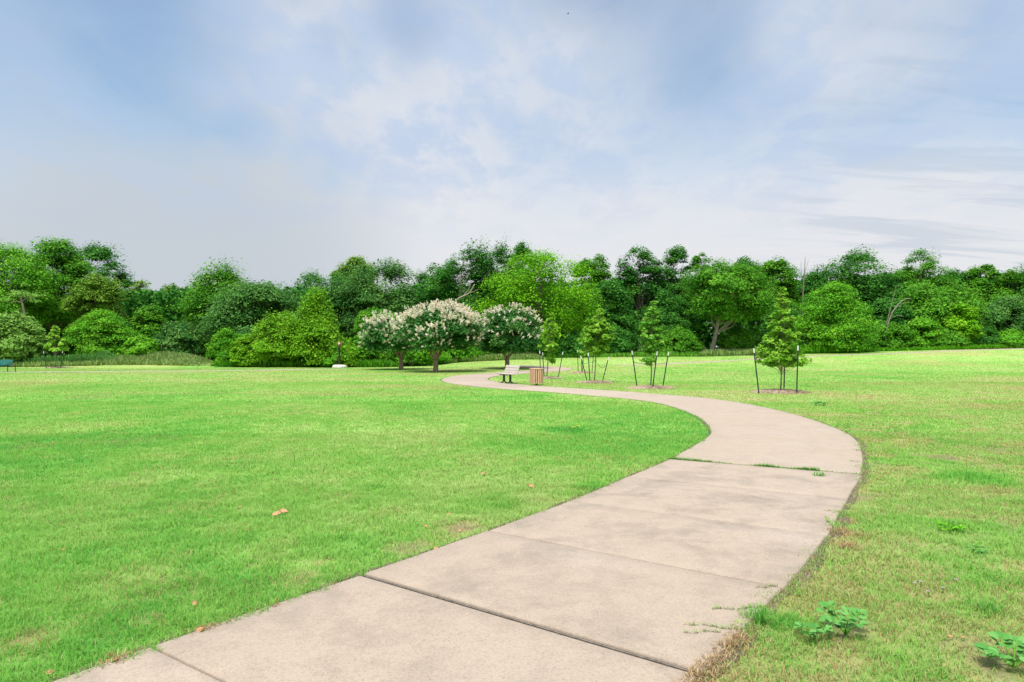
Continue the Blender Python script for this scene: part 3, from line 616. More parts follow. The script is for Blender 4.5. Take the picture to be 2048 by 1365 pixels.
TREES = [
 # px, half width, top, bottom, distance, palette, profile, label, extras
 (12, 82, 482, 660, 72, 'bright', 'dome', 'light green broad tree at the left edge of the photo above the green bench', dict(ncl=130)),
 (108, 68, 468, 650, 76, 'mid', 'dome', 'tallest tree of the left group, its twiggy top against the sky', dict(ragged=.45, ncl=120)),
 (196, 66, 487, 690, 81, 'dark', 'round', 'dark green tree sloping down to the gap in the treeline on the left', dict(sweep=(.5, 0, .35), lean=-.2, cr=.24)),
 (192, 48, 540, 680, 71, 'olive', 'dome', 'olive green rounded tree above the large bright shrub on the left', dict()),
 (-70, 70, 500, 680, 74, 'mid', 'dome', 'mid green tree cut by the left border, behind the light green tree', dict()),
 (286, 34, 553, 690, 82, 'olive', 'vase', 'thin pale tree with bare branches in the gap of the treeline', dict(ncl=60, nl=100, nlimb=24, bark='barklight')),
 (342, 44, 562, 700, 85, 'olive', 'dome', 'low olive tree to the right of the thin pale tree in the gap', dict(ncl=80)),
 (440, 76, 534, 715, 77, 'mid', 'dome', 'mid green leafy tree left of the grey green dome shaped tree', dict(sweep=(.2, 0, .55), ncl=130)),
 (522, 100, 553, 728, 71, 'blue', 'dome', 'grey green dome shaped tree behind the yellow green shrubs', dict(ncl=150, leaf=.2)),
 (648, 76, 523, 700, 84, 'dark', 'dome', 'dark green tree rising behind the tall yellow green bush', dict()),
 (756, 84, 503, 700, 80, 'blue', 'dome', 'broad blue green tree above the leftmost flowering tree', dict(ncl=140, nlimb=22, bark='barklight')),
 (712, 46, 512, 620, 86, 'olive', 'dome', 'small olive crown behind the left shoulder of the broad blue green tree', dict()),
 (860, 50, 518, 700, 84, 'dark', 'dome', 'dark narrow tree between the broad blue green tree and the windblown one', dict()),
 (922, 68, 489, 700, 78, 'dark', 'round', 'dark windblown tree with upswept leaves above the middle flowering tree', dict(sweep=SW, nlimb=22, bark='barklight', cr=.23)),
 (990, 50, 488, 690, 81, 'dark', 'round', 'dark windblown tree touching the left side of the big lime tree', dict(sweep=SW, nlimb=18, bark='barklight', cr=.23)),
 (1040, 30, 482, 640, 86, 'dark', 'column', 'narrow dark tree whose feathery tip pokes out above the lime tree', dict(sweep=SW, ncl=60)),
 (1082, 104, 486, 716, 72, 'lime', 'dome', 'big lime green tree behind the rightmost flowering tree', dict(ncl=190, nl=150, nlimb=20, lump=.2, cr=.24)),
 (1188, 44, 494, 690, 81, 'mid', 'dome', 'mid green tree rising behind the right side of the lime tree', dict()),
 (1216, 48, 552, 714, 75, 'dark', 'column', 'dark green tree leafy down to the ground right of the lime tree', dict(ncl=110)),
 (1278, 52, 486, 705, 83, 'dark', 'round', 'airy dark tree with sky showing through its top, left of its twin', dict(ncl=80, cr=.24, flat=.6, nlimb=26)),
 (1352, 46, 489, 705, 84, 'dark', 'round', 'airy dark tree behind the second staked sapling from the right', dict(ncl=75, cr=.24, flat=.6, nlimb=26)),
 (1403, 28, 494, 640, 88, 'mid', 'vase', 'slender treetop peeping out between the airy tree and the bare trunked one', dict(ncl=36)),
 (1452, 78, 513, 645, 73, 'mid', 'dome', 'mid green tree with a tall bare grey trunk at the lawn edge', dict(base_px=1421, tr=.22, bark='barklight', ncl=120, seed=2)),
 (1488, 44, 507, 640, 90, 'dark', 'dome', 'distant dark crown behind the tree with the bare grey trunk', dict()),
 (1550, 48, 511, 705, 80, 'mid', 'round', 'airy rounded tree right behind the nearest staked sapling', dict(nlimb=22, bark='barklight')),
 (1626, 44, 536, 700, 83, 'dark', 'dome', 'dark tree with dead twigs left of the tall windblown dome', dict(nlimb=26, bark='barklight')),
 (1703, 84, 494, 680, 82, 'dark', 'dome', 'tall dark windblown dome shaped tree behind the big bright shrub', dict(sweep=(.6, 0, .3), ncl=140, cr=.22, nlimb=22)),
 (1843, 60, 496, 690, 83, 'mid', 'vase', 'airy tree with spreading top near the right side of the treeline', dict(ncl=85, nlimb=26, bark='barklight', cr=.24)),
 (1876, 88, 556, 700, 77, 'mid', 'dome', 'vine draped green tree with pale dead limbs on the right', dict(ncl=150, nlimb=20, bark='barklight', droop=.6)),
 (1925, 36, 600, 668, 73, 'lime', 'dome', 'small yellow green tree among the darker ones on the right', dict(ncl=60, bark='bark')),
 (1916, 44, 530, 700, 85, 'dark', 'dome', 'dark tree behind the vine draped tree on the right', dict()),
 (1968, 42, 524, 700, 83, 'mid', 'dome', 'mid green tree second from the right border', dict()),
 (2036, 56, 523, 700, 80, 'mid', 'dome', 'green tree cut by the right border of the photo', dict()),
 (2120, 70, 530, 700, 78, 'dark', 'dome', 'dark tree just beyond the right border', dict()),
 (2012, 58, 588, 700, 75, 'blue', 'dome', 'low blue green tree in front of the rightmost trees', dict()),
 (1772, 46, 590, 700, 75, 'dark', 'dome', 'low dark tree directly right of the big bright shrub', dict()),
 (1565, 40, 600, 706, 77, 'dark', 'dome', 'low dark tree filling the gap behind the nearest staked sapling', dict()),
 (1330, 46, 580, 708, 79, 'dark', 'dome', 'low dark tree in the shade behind the second staked sapling', dict()),
 (762, 46, 612, 700, 69, 'bright', 'vase', 'small bright green tree peeping over the leftmost flowering tree', dict(ncl=60)),
]
SHRUBS = [
 (204, 70, 610, 722, 69, 'bright', 'shrub', 'large bright green layered shrub behind the staked sapling on the left', dict(ncl=150, flat=.35)),
 (18, 64, 618, 726, 64.5, 'pale', 'shrub', 'pale green bush behind the green bench at the left edge', dict(ncl=100, leaf=.17)),
 (72, 22, 640, 724, 64.5, 'pale', 'shrub', 'narrow pale bush between the green bench and the left sapling', dict(ncl=40, leaf=.17)),
 (284, 36, 668, 722, 66, 'bright', 'shrub', 'low bright bush on the left end of the grassy mound', dict(ncl=50)),
 (358, 54, 638, 730, 68.5, 'blue', 'shrub', 'dark blue green bush behind the grassy mound', dict(ncl=90)),
 (300, 40, 600, 710, 72, 'mid', 'shrub', 'mid green bush in the dip behind the grassy mound', dict(ncl=70)),
 (455, 38, 653, 738, 64, 'bright', 'shrub', 'leftmost of the yellow green bushes right of the mound', dict(ncl=70, leaf=.16, seed=1)),
 (492, 30, 668, 739, 62.5, 'lemon', 'shrub', 'smallest yellow green bush beside the end of the mound', dict(ncl=60, leaf=.14)),
 (560, 62, 626, 738, 63.5, 'lemon', 'shrub', 'wide yellow green bush on the left flank of the tall one', dict(ncl=130, leaf=.15, flat=.85, cr=.22, lump=.3, sweep=(0, 0, .45))),
 (634, 64, 577, 738, 62.8, 'lemon', 'cone', 'tall pointed yellow green bush left of the dark post', dict(ncl=180, leaf=.15, flat=.9, cr=.28, ragged=.3, lump=.3, sweep=(0, 0, .5))),
 (712, 30, 668, 740, 64, 'bright', 'shrub', 'ferny bright bush right behind the dark post', dict(ncl=60, leaf=.2)),
 (668, 24, 690, 740, 61.5, 'bright', 'shrub', 'small ferny bush at the foot of the tall yellow green bush', dict(ncl=40)),
 (782, 46, 668, 738, 65, 'mid', 'shrub', 'leafy bush under the leftmost flowering tree', dict(ncl=80)),
 (855, 42, 672, 735, 66, 'bright', 'shrub', 'leafy bush between the two left flowering trees', dict(ncl=80)),
 (925, 44, 660, 722, 68, 'bright', 'shrub', 'leafy bush between the middle and the right flowering tree', dict(ncl=80)),
 (990, 40, 668, 716, 71, 'mid', 'shrub', 'dark bush behind the trunk of the rightmost flowering tree', dict(ncl=70)),
 (1065, 44, 664, 714, 70, 'dark', 'shrub', 'bush behind the sapling that stands beyond the litter bin', dict(ncl=80)),
 (1140, 44, 656, 713, 70.5, 'dark', 'shrub', 'bush under the right side of the big lime tree', dict(ncl=80)),
 (1240, 36, 650, 713, 71, 'dark', 'shrub', 'bush between the third and the second staked sapling', dict(ncl=80)),
 (1298, 34, 670, 712, 72, 'blue', 'shrub', 'low bush right behind the second staked sapling', dict(ncl=60)),
 (1358, 44, 652, 710, 71, 'mid', 'shrub', 'leafy bush left of the bare grey trunk', dict(ncl=90)),
 (1480, 44, 650, 706, 74, 'mid', 'shrub', 'dark bush right of the bare grey trunk', dict(ncl=80)),
 (1548, 34, 664, 704, 73, 'dark', 'shrub', 'bush behind the skirt of the nearest staked sapling', dict(ncl=70)),
 (1668, 80, 560, 704, 71, 'bright', 'shrub', 'biggest bright green shrub at the lawn edge, taller than the ones around it', dict(ncl=210, flat=.35, lump=.15)),
 (1610, 36, 660, 704, 72, 'blue', 'shrub', 'low blue green bush at the left foot of the biggest shrub', dict(ncl=60)),
 (1782, 42, 640, 698, 72.5, 'mid', 'shrub', 'leafy bush at the right foot of the biggest shrub', dict(ncl=80)),
 (1838, 44, 628, 697, 73, 'bright', 'shrub', 'bright leafy bush below the pale dead limbs', dict(ncl=90)),
 (1898, 42, 655, 696, 72.5, 'mid', 'shrub', 'low bush below the small yellow green tree', dict(ncl=80)),
 (1955, 42, 640, 695, 73, 'dark', 'shrub', 'dark bush left of the low blue green tree at the right', dict(ncl=80)),
 (2018, 46, 660, 694, 72.5, 'bright', 'shrub', 'bright low bush at the right border of the lawn', dict(ncl=80)),
 (2090, 46, 640, 692, 74, 'mid', 'shrub', 'bush just beyond the right border', dict(ncl=70)),
]
for (px, hw, top, bot, D, pal, prof, label, ex) in TREES: tree(px, hw, top, max(bot, 690) if bot > 660 else bot, D, pal, prof, label, **ex)
for (px, hw, top, bot, D, pal, prof, label, ex) in SHRUBS:
    ex = dict(dict(tr=.05, nlimb=6, cr=.3, nl=165, leaf=.175), **ex); tree(px, hw, top, bot, D, pal, prof, label, 'shrub', 'shrub', GS, **ex)
def leaning_tree():
    rs = np.random.RandomState(77); D = 66.8; x, y = (58 - 1024) / F * D, D; g = Tz(x, y); root = empty('tree', (x, y, g)); b = MB()
    k = lambda px, py, d=0: np.array([(px - 58) / F * D, d, EYE - (py - YH) * D / F - g])
    pts = [k(58, 745), k(55, 700), k(53, 660), k(48, 625), k(44, 605)]; b.tube(pts, [.17, .15, .13, .11, .07], 8)
    tips = [k(30, 590, .4), k(50, 580, -.3), k(26, 606, -.4), k(60, 592, .2)]
    for p in tips: c = curve(pts[-1], p, .1, rs); b.tube(c, np.linspace(.07, .015, len(c)), 5)
    b.build('trunk', M['barklight'], root, True)
    P = np.array([p + rs.normal(0, .5, 3) for p in tips for _ in range(4)]); V, t = crown_leaves(P, .6, 60, .2, rs); leaf_obj('crown', V, t, M['leaf_pale'], root)
    tag(root, 'thin tree with a bare grey leaning trunk behind the green bench', 'tree', GT)
leaning_tree()
def limbs(label, D, base, lines):
    rs = np.random.RandomState(5); x = (base[0] - 1024) / F * D; g = Tz(x, D); root = empty('tree', (x, D, g)); b = MB()
    k = lambda px, py, d=0: np.array([(px - base[0]) / F * D, d, EYE - (py - YH) * D / F - g])
    for pts, r in lines:
        p = np.array([k(*q) for q in pts]); p = np.array(spline(p[:, [0, 2]], 4)); b.tube(np.stack([p[:, 0], np.linspace(0, -.6, len(p)), p[:, 1]], 1), np.linspace(r, r * .35, len(p)), 6)
    b.build('trunk', M['barklight'], root, True); tag(root, label, 'dead tree', GT)
limbs('pale dead tree with forked bare limbs hung in vines on the right', 71.8, (1770, 700), [([(1770, 705), (1772, 660), (1782, 625), (1800, 602), (1815, 598)], .075), ([(1772, 655), (1778, 620), (1784, 590), (1786, 572)], .04), ([(1780, 628), (1795, 612), (1812, 604)], .03), ([(1778, 640), (1790, 632), (1802, 634)], .025)])
limbs('leafless grey tree with forked limbs above the middle flowering tree', 72.5, (905, 716), [([(905, 720), (903, 660), (908, 620), (915, 600), (938, 588), (950, 570)], .15), ([(905, 640), (900, 612), (892, 602)], .08), ([(930, 592), (945, 585), (958, 580)], .05), ([(925, 595), (940, 575), (942, 560)], .06)])
limbs('thin dead snag with bare twigs against the sky', 80, (1604, 700), [([(1604, 705), (1604, 600), (1606, 545), (1606, 515)], .09), ([(1604, 560), (1600, 535), (1598, 522)], .03), ([(1606, 555), (1611, 535), (1613, 520)], .03)])

def understory():
    rs = np.random.RandomState(21); n = 125000; u = rs.uniform(-.95, .95, n); D = rs.uniform(84, 96, n) - np.where(u < -.1, 6, 0); x = u * D
    top = 7.4 + 3.4 * fbm(x, D * 0, 9, 3); z = T(x, D) + top * rs.rand(n) ** .8
    c = np.stack([x, D, z], 1); nn = nrm(rs.normal(size=(n, 3)) + (0, -.4, .5)); V = leaf_arrays(c, nn, rs.normal(size=(n, 3)), rs.uniform(.4, .85, n), rs.uniform(.3, .55, n))
    o = leaf_obj('woodland_undergrowth', V, np.clip(rs.normal(.35, .2, n), 0, 1), M['leaf_dark'], None); tag(o, 'dark woodland undergrowth behind the treeline', 'undergrowth', kind='stuff')
understory()
def stalks(name, label, pts_fn, n, h, wd, mat, seed, leaf=False):
    rs = np.random.RandomState(seed); x, y, hh = pts_fn(rs, n); n = len(x); z = T(x, y)
    az = rs.uniform(0, 6.28, n); l = rs.uniform(.1, .7, n); H = hh * rs.uniform(.6, 1.2, n)
    b = np.stack([x, y, z], 1); tip = b + np.stack([np.cos(az) * H * np.sin(l), np.sin(az) * H * np.sin(l), H * np.cos(l)], 1); mid = .5 * (b + tip) + np.stack([0 * x, 0 * x, H * .06], 1)
    S = np.stack([-np.sin(az), np.cos(az), 0 * az], 1) * (wd * rs.uniform(.6, 1.4, n))[:, None]
    V = np.stack([b, mid - S, tip, mid + S], 1).reshape(-1, 3)
    o = leaf_obj(name, V, np.clip(rs.normal(.5, .22, n), 0, 1), M[mat], None); tag(o, label, 'tall grass', kind='stuff')
def strip(px0, px1, D0, D1, h):
    def fn(rs, n):
        u = rs.uniform(px0, px1, n); D = rs.uniform(D0, D1, n); x = (u - 1024) / F * D; k = .5 + .9 * fbm(x, D, 1.6, 6); e = sst(u, px0, px0 + 25) * (1 - sst(u, px1 - 25, px1)); return x, D, h * k * (.3 + .7 * e)
    return fn
def mound(rs, n):
    x = rs.uniform(-46, -28.3, n); y = rs.uniform(62.6, 68.5, n); m = (x > -47) & (x < -28.3); x, y = x[m], y[m]; return x, y, (.30 + .40 * fbm(x, y, 1.5, 4)) * sst(-x, 28.2, 31)
stalks('tall_grass', 'tall unmown grass covering the mound on the left', mound, 16000, .5, .05, 'leaf_tallgrass', 31)
stalks('tall_grass', 'dark weedy strip behind the green bench on the left', strip(-130, 235, 63.5, 67, .95), 18000, .9, .13, 'leaf_ivy', 32)
stalks('tall_grass', 'tan tall grass along the treeline behind the flowering trees', strip(790, 1090, 66.5, 71, .62), 15000, .6, .05, 'leaf_tallgrass', 33)
stalks('tall_grass', 'light green weeds along the treeline behind the saplings', strip(1060, 1420, 69, 72.5, .5), 12000, .5, .06, 'leaf_sap', 34)
stalks('tall_grass', 'pale tall grass below the bare grey trunk', strip(1385, 1540, 69, 74, .6), 8000, .5, .05, 'leaf_tallgrass', 35)
stalks('tall_grass', 'green weeds along the foot of the biggest shrub', strip(1560, 1750, 69.5, 71.5, .85), 9000, .6, .07, 'leaf_bright', 36)
stalks('tall_grass', 'low weeds along the treeline at the right', strip(1740, 2160, 70.5, 72.5, .45), 10000, .5, .07, 'leaf_bright', 37)
stalks('tall_grass', 'rank weeds at the foot of the yellow green bushes', strip(430, 800, 62.2, 65, .7), 12000, .6, .07, 'leaf_mid', 38)

# ------------------------------------------------------------------ flowering trees
def myrtle(bx, by, cx, hw, top, bot, label, nflow, seed, low):
    rs = np.random.RandomState(seed); x, D = G(bx, by); g = Tz(x, D); W = hw / F * D; zt = EYE - (top - YH) * D / F - g; zb = EYE - (bot - YH) * D / F - g; ox = (cx - bx) / F * D
    P = clusters(1, rs, 170, 'umbrella', .08, .5, (0, 0), .2) ; c = .26 * W; Hc = zt - zb
    P = P * np.array([W - c * .4, (W - c * .4) * .9, Hc - c * .6]) + np.array([ox, 0, zb + c * .2])
    root = empty('flowering_tree', (x, D, g)); b = MB()
    fork = zb * .62; r0 = .19
    b.tube([(0, 0, -.2), (.01, 0, .05), (.02, 0, fork * .5), (0, 0, fork)], [r0 * 1.25, r0 * 1.05, r0 * .9, r0 * 1.0], 12)
    for k in range(6):
        a = k / 6 * 6.28 + rs.uniform(-.3, .3); q = np.array([ox * .4 + math.cos(a) * W * .22, math.sin(a) * W * .22, zb + .25]); s0 = np.array([math.cos(a) * r0 * .5, math.sin(a) * r0 * .5, fork * rs.uniform(.8, 1.0)])
        b.tube(curve(s0, q, -.05, rs, 6, .03), np.linspace(r0 * .5, .05, 6), 7)
        for i in rs.permutation(len(P))[:5]:
            if np.dot(P[i][:2], (math.cos(a), math.sin(a))) > -.2: cc = curve(q, P[i], .05, rs, 5); b.tube(cc, np.linspace(.05, .012, 5), 5)
    b.build('trunk', M['myrtle_bark'], root, True)
    V, t = crown_leaves(P, c, 210, .16, rs, .6, .55, (0, 0, 0), (ox, 0, zb)); leaf_obj('crown', V, t, M['leaf_myrtle'], root)
    # cream flower panicles at the shoot tips, thickest on top
    out = nrm((P - np.array([ox, 0, zb - .3])) / np.array([W, W, Hc])); sc = out[:, 2] + .25 * rs.normal(size=len(P)); pick = rs.choice(len(P), nflow, p=np.clip(sc - low, .01, None) / np.clip(sc - low, .01, None).sum())
    d = nrm(out[pick] + rs.normal(0, .55, (nflow, 3)) + (0, 0, .15)); base = P[pick] + d * c * rs.uniform(.75, 1.1, (nflow, 1)) * np.array([1, 1, .8])
    k = 20; idx = np.repeat(np.arange(nflow), k); m = len(idx); s_ = rs.rand(m, 1); Ln = rs.uniform(.14, .30, nflow)[idx][:, None]
    ax = nrm(d + (0, 0, .5))[idx]; pos = base[idx] + ax * s_ * Ln + rs.normal(0, .045, (m, 3)) * (1.15 - s_)
    V = leaf_arrays(pos, nrm(rs.normal(size=(m, 3)) + d[idx]), rs.normal(size=(m, 3)), rs.uniform(.07, .13, m), rs.uniform(.06, .10, m), .1)
    leaf_obj('blossoms', V, np.clip(rs.normal(.5, .2, nflow)[idx] + rs.normal(0, .18, m), 0, 1), M['petal'], root)
    tag(root, label, 'flowering tree', 'cream flowering trees beside the footpath')
myrtle(802, 739.5, 787, 72, 627, 697, 'leftmost cream flowering tree, smaller and lower than the middle one', 620, 41, -.35)
myrtle(871, 744, 876, 88, 611, 694, 'middle flowering tree, the one most thickly covered with cream blossom', 1000, 42, -.35)
myrtle(1014, 738, 1018, 69, 613, 700, 'rightmost flowering tree, darker with sparser cream blossom, behind the bench', 330, 43, .25)

# ------------------------------------------------------------------ staked saplings, stakes, mulch
ORD = {'nearest': 'nearest and tallest staked sapling', 'second': 'second staked sapling from the right', 'third': 'third staked sapling, with the sagging tie', 'fourth': 'half hidden sapling behind the third one', 'behind_can': 'sapling beyond the litter bin', 'left': 'small sapling far left by the mound'}
GSAP, GST, GMU = 'staked saplings on the lawn', 'dark green metal stakes round the saplings', 'mulch rings under the saplings'
def sapling(key, bx, by, top, bot, hw, prof, label, leaf=.11, ncl=70, nl=60, pal='sap', cxo=0, seed=0, skirt=None):
    rs = np.random.RandomState(300 + bx + seed); x, D = G(bx, by); g = Tz(x, D); W = hw / F * D; zt = EYE - (top - YH) * D / F - g; zb = EYE - (bot - YH) * D / F - g; lean = cxo / F * D
    root = empty('sapling', (x, D, g)); P = clusters(1, rs, ncl, prof, .18, .25, (0, 0), .15); c = .24 * W
    P[:, 0] *= (W - c * .5); P[:, 1] *= (W - c * .5); P[:, 2] = zb + .06 + P[:, 2] * (zt - zb - .1); P[:, 0] += lean * (P[:, 2] / zt)
    if skirt is not None:                                # twiggy low shoots
        q = clusters(1, rs, 8, 'round', .2, .3) * np.array([skirt[0], skirt[0], skirt[1]]) + np.array([0, 0, skirt[2]]); P = np.vstack([P, q])
    b = MB(); hs = np.linspace(-.1, zt - .12, 10); b.tube([(lean * max(h, 0) / zt + .02 * math.sin(3 * h), .015 * math.cos(4 * h), h) for h in hs], np.linspace(.032, .006, 10), 8)
    for i in range(0, len(P), 2):
        p = P[i]; z0 = max(p[2] - np.hypot(p[0], p[1]) * .8, .4 * zb + .3); a = (lean * z0 / zt, 0, z0); cc = curve(a, p, .05, rs, 5); b.tube(cc, np.linspace(.010, .003, 5), 4)
    b.build('trunk', M['sapbark'], root, True)
    cs = np.full(len(P), c) * (1 - .55 * np.clip((P[:, 2] - zb) / (zt - zb), 0, 1))
    V, t = crown_leaves(P, cs, nl, leaf, rs, .5, .35, (0, 0, .12), (lean, 0, zb + .4), asp=.5, ragged=.35)
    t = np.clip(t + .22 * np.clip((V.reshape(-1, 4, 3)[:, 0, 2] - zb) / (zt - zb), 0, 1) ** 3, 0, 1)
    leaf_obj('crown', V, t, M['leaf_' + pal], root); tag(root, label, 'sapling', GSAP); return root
sapling('nearest', 1561, 785, 572, 738, 50, 'sapling', 'nearest and tallest staked sapling, bright green with a broad leafy skirt', .11, 190, 52, pal='sapbright', cxo=4)
sapling('second', 1301, 777, 598, 712, 27, 'slim', 'slim dark green staked sapling, second from the right, with a low tuft on its trunk', .13, 110, 80, cxo=5, skirt=(.35, .3, 1.0))
sapling('third', 1188, 765, 613, 714, 34, 'slim', 'double topped staked sapling with a sagging tie, left of the slim one', .14, 130, 80, pal='sapbright', cxo=10, seed=3)
sapling('fourth', 1164, 746.5, 650, 716, 20, 'slim', 'half hidden staked sapling right behind the double topped one', .15, 45, 55, cxo=8)
sapling('behind_can', 1093, 757, 624, 728, 22, 'slim', 'thin yellow tinged sapling standing beyond the litter bin', .14, 80, 70, pal='sapbright', cxo=10)
sapling('left', 111, 736.5, 650, 703, 24, 'cone', 'small lime sapling far left in front of the layered shrub', .16, 90, 70, pal='sapbright')
stake_mesh = {}
def stake(b, t, label, tie=None, cat='stake'):
    "T shaped steel post from ground pixel b to tip pixel t; tie = point on the trunk (relative) the wire runs to"
    x, D = G(*b); g = Tz(x, D); H = (b[1] - t[1]) * D / F; tx = (t[0] - b[0]) / F * D; root = empty('metal_stake', (x, D, g))
    rs = np.random.RandomState(int(b[0] * 3)); ty = rs.uniform(-.08, .08)
    def bar(z0, z1, w):
        m = MB()
        for (cx, cy, sx, sy) in ((0, -w * .35, w, w * .22), (0, w * .12, w * .22, w * .72)):
            V = [(cx + i * sx / 2 + tx * z / H, cy + j * sy / 2 + ty * z / H, z) for z in (z0, z1) for i, j in ((-1, -1), (1, -1), (1, 1), (-1, 1))]
            m.add(V, [(3, 2, 1, 0), (4, 5, 6, 7), (0, 1, 5, 4), (1, 2, 6, 5), (2, 3, 7, 6), (3, 0, 4, 7)])
        if z0 < 0:
            for z in np.arange(.15, z1 - .05, .055): m.box((tx * z / H, ty * z / H - w * .49, z), (w * .25, w * .12, .018))
        return m
    bar(-.15, H - .17, .046).build('post', M['postgreen'], root); bar(H - .17, H, .049).build('tip', M['white'], root)
    if tie:
        e = np.array([tie[0] - x, tie[1] - D, tie[2] - g]); a = np.array([tx * .68, ty * .68 - .03, H * .68]); t_ = np.linspace(0, 1, 10)[:, None]; p = a + (e - a) * t_; p[:, 2] -= tie[3] * np.sin(math.pi * t_[:, 0])
        m = MB(); m.tube(p, .009, 5); m.build('tie', M['wire'], root)
    tag(root, label, cat, GST)
def tie_at(bx, by, h, sag=.02): x, D = G(bx, by); return (x, D, Tz(x, D) + h, sag)
n1, n2, n3, n4, n5, n6 = 'nearest sapling', 'slim second sapling', 'double topped sapling', 'half hidden sapling', 'sapling beyond the litter bin', 'small sapling far left'
stake((1517.5, 788), (1506, 697), 'left leaning stake of the nearest sapling', tie_at(1562, 785, .98))
stake((1593, 788), (1595, 692), 'upright stake on the right of the nearest sapling', tie_at(1562, 785, 1.0))
stake((1567.5, 783), (1568, 706), 'stake standing close behind the trunk of the nearest sapling')
stake((1274, 775), (1263.5, 702), 'left stake of the slim second sapling, leaning outwards', tie_at(1303, 777, 1.02))
stake((1305, 778), (1315, 703), 'middle stake crossing in front of the slim second sapling')
stake((1325.5, 773), (1337.5, 704), 'right stake of the slim second sapling, leaning outwards', tie_at(1303, 777, 1.0))
stake((1174, 762.5), (1161.5, 712), 'left stake of the double topped sapling', tie_at(1190, 765, 1.05))
stake((1180, 766), (1176.5, 706), 'middle stake in front of the double topped sapling')
stake((1205, 762.5), (1218, 714), 'right stake of the double topped sapling with the sagging tie', tie_at(1190, 765, 1.15, .28))
stake((1156.5, 745.5), (1154.5, 700), 'leftmost stake of the half hidden sapling')
stake((1163.5, 744), (1162.5, 702), 'second stake of the half hidden sapling, beside the leftmost one')
stake((1184, 746), (1187.5, 703), 'right stake of the half hidden sapling, seen through the leaves')
stake((1081, 754), (1079.5, 702), 'stake right above the litter bin')
stake((1088.5, 757), (1085, 705), 'white tipped stake just right of the litter bin')
stake((1116.5, 755), (1126, 704), 'right leaning stake of the sapling beyond the litter bin')
stake((93, 737), (87, 703), 'left stake of the small sapling far left')
stake((121, 737), (126.5, 702.5), 'right stake of the small sapling far left, with the higher white tip')
stake((123, 735.8), (128.5, 707), 'back right stake of the small sapling far left, with the lower white tip')
def mulch(key, bx, by, r):
    rs = np.random.RandomState(500 + bx); x, D = G(bx, by); g = Tz(x, D); n = 40; a = np.linspace(0, 2 * math.pi, n, endpoint=False); b = MB(); V = [(0, 0, .10)]; f = []
    rr = r * (1 + .12 * np.sin(2 * a + 1) + .08 * rs.normal(size=n))
    for k, (q, h) in enumerate(((.35, .10), (.65, .075), (.88, .035), (1.0, -.02))): V += [(math.cos(t) * R * q * 1.05, math.sin(t) * R * q * .95, h + rs.uniform(-.015, .015) * (k < 3)) for t, R in zip(a, rr)]
    f = [(0, 1 + i, 1 + (i + 1) % n) for i in range(n)] + [(1 + k * n + i, 1 + (k + 1) * n + i, 1 + (k + 1) * n + (i + 1) % n, 1 + k * n + (i + 1) % n) for k in range(3) for i in range(n)]
    b.add(V, f, .4)
    for _ in range(420):
        q = r * math.sqrt(rs.rand()) * 1.05; t = rs.uniform(0, 6.28); L = rs.uniform(.04, .13); b.box((math.cos(t) * q, math.sin(t) * q, .105 * (1 - (q / r) ** 2) + .015), (L, rs.uniform(.012, .03), .008), rs.uniform(0, 6.28), rs.uniform(-.4, .4), rs.uniform(-.35, .35), t=rs.rand())
    o = b.build('mulch_ring', M['mulch'], None, False, (x, D, g)); tag(o, 'brown wood chip ring under the ' + {'nearest': n1, 'second': n2, 'third': n3, 'fourth': n4, 'behind_can': n5, 'left': n6}[key], 'mulch', GMU)
for m_ in MULCH: mulch(*m_)

# ------------------------------------------------------------------ slatted bench
def bench():
    bx, by = G(1018, 767.5); root = empty('park_bench', (bx, by, Tz(bx, by)), 0)
    root.rotation_euler = (0, 0, rad(-65))               # local x: along the bench, local -y: the side one sits on
    Lb = 1.5
    for i, y in enumerate((-.30, -.185, -.07, .045)):
        m = MB(); m.box((0, y, .455 + .012 * (i == 0)), (Lb, .105, .04), bev=.006, t=.3 + .15 * i); s_ = m.build('seat_slat', M['slat'], root)
    for i in range(3):
        z = .555 + i * .125; y = .115 + i * .038; m = MB(); m.box((0, y, z), (Lb, .04, .115), rx=-.29, bev=.006, t=.3 + .2 * i); m.build('back_slat', M['slat'], root)
    for sx in (-.36, .36):
        m = MB(); m.box((sx, -.10, .245), (.10, .09, .33), bev=.012); m.build('leg', M['greenmetal'], root)
        m = MB()
        for sy in (-1, 1): m.tube([(sx, -.10 + sy * .03, .11), (sx, -.10 + sy * .07, .07), (sx, -.10 + sy * .16, .018), (sx, -.10 + sy * .22, .012)], [.03, .03, .026, .02], 8)
        m.build('foot', M['greenmetal'], root)
        m = MB(); m.box((sx, -.12, .42), (.05, .44, .03), bev=.005); m.tube([(sx, .04, .42), (sx, .13, .46), (sx, .165, .60), (sx, .235, .86)], .018, 8); m.build('bracket', M['greenmetal'], root)
    tag(root, 'pale grey wooden slat bench on dark green legs beside the winding path', 'bench')
bench()
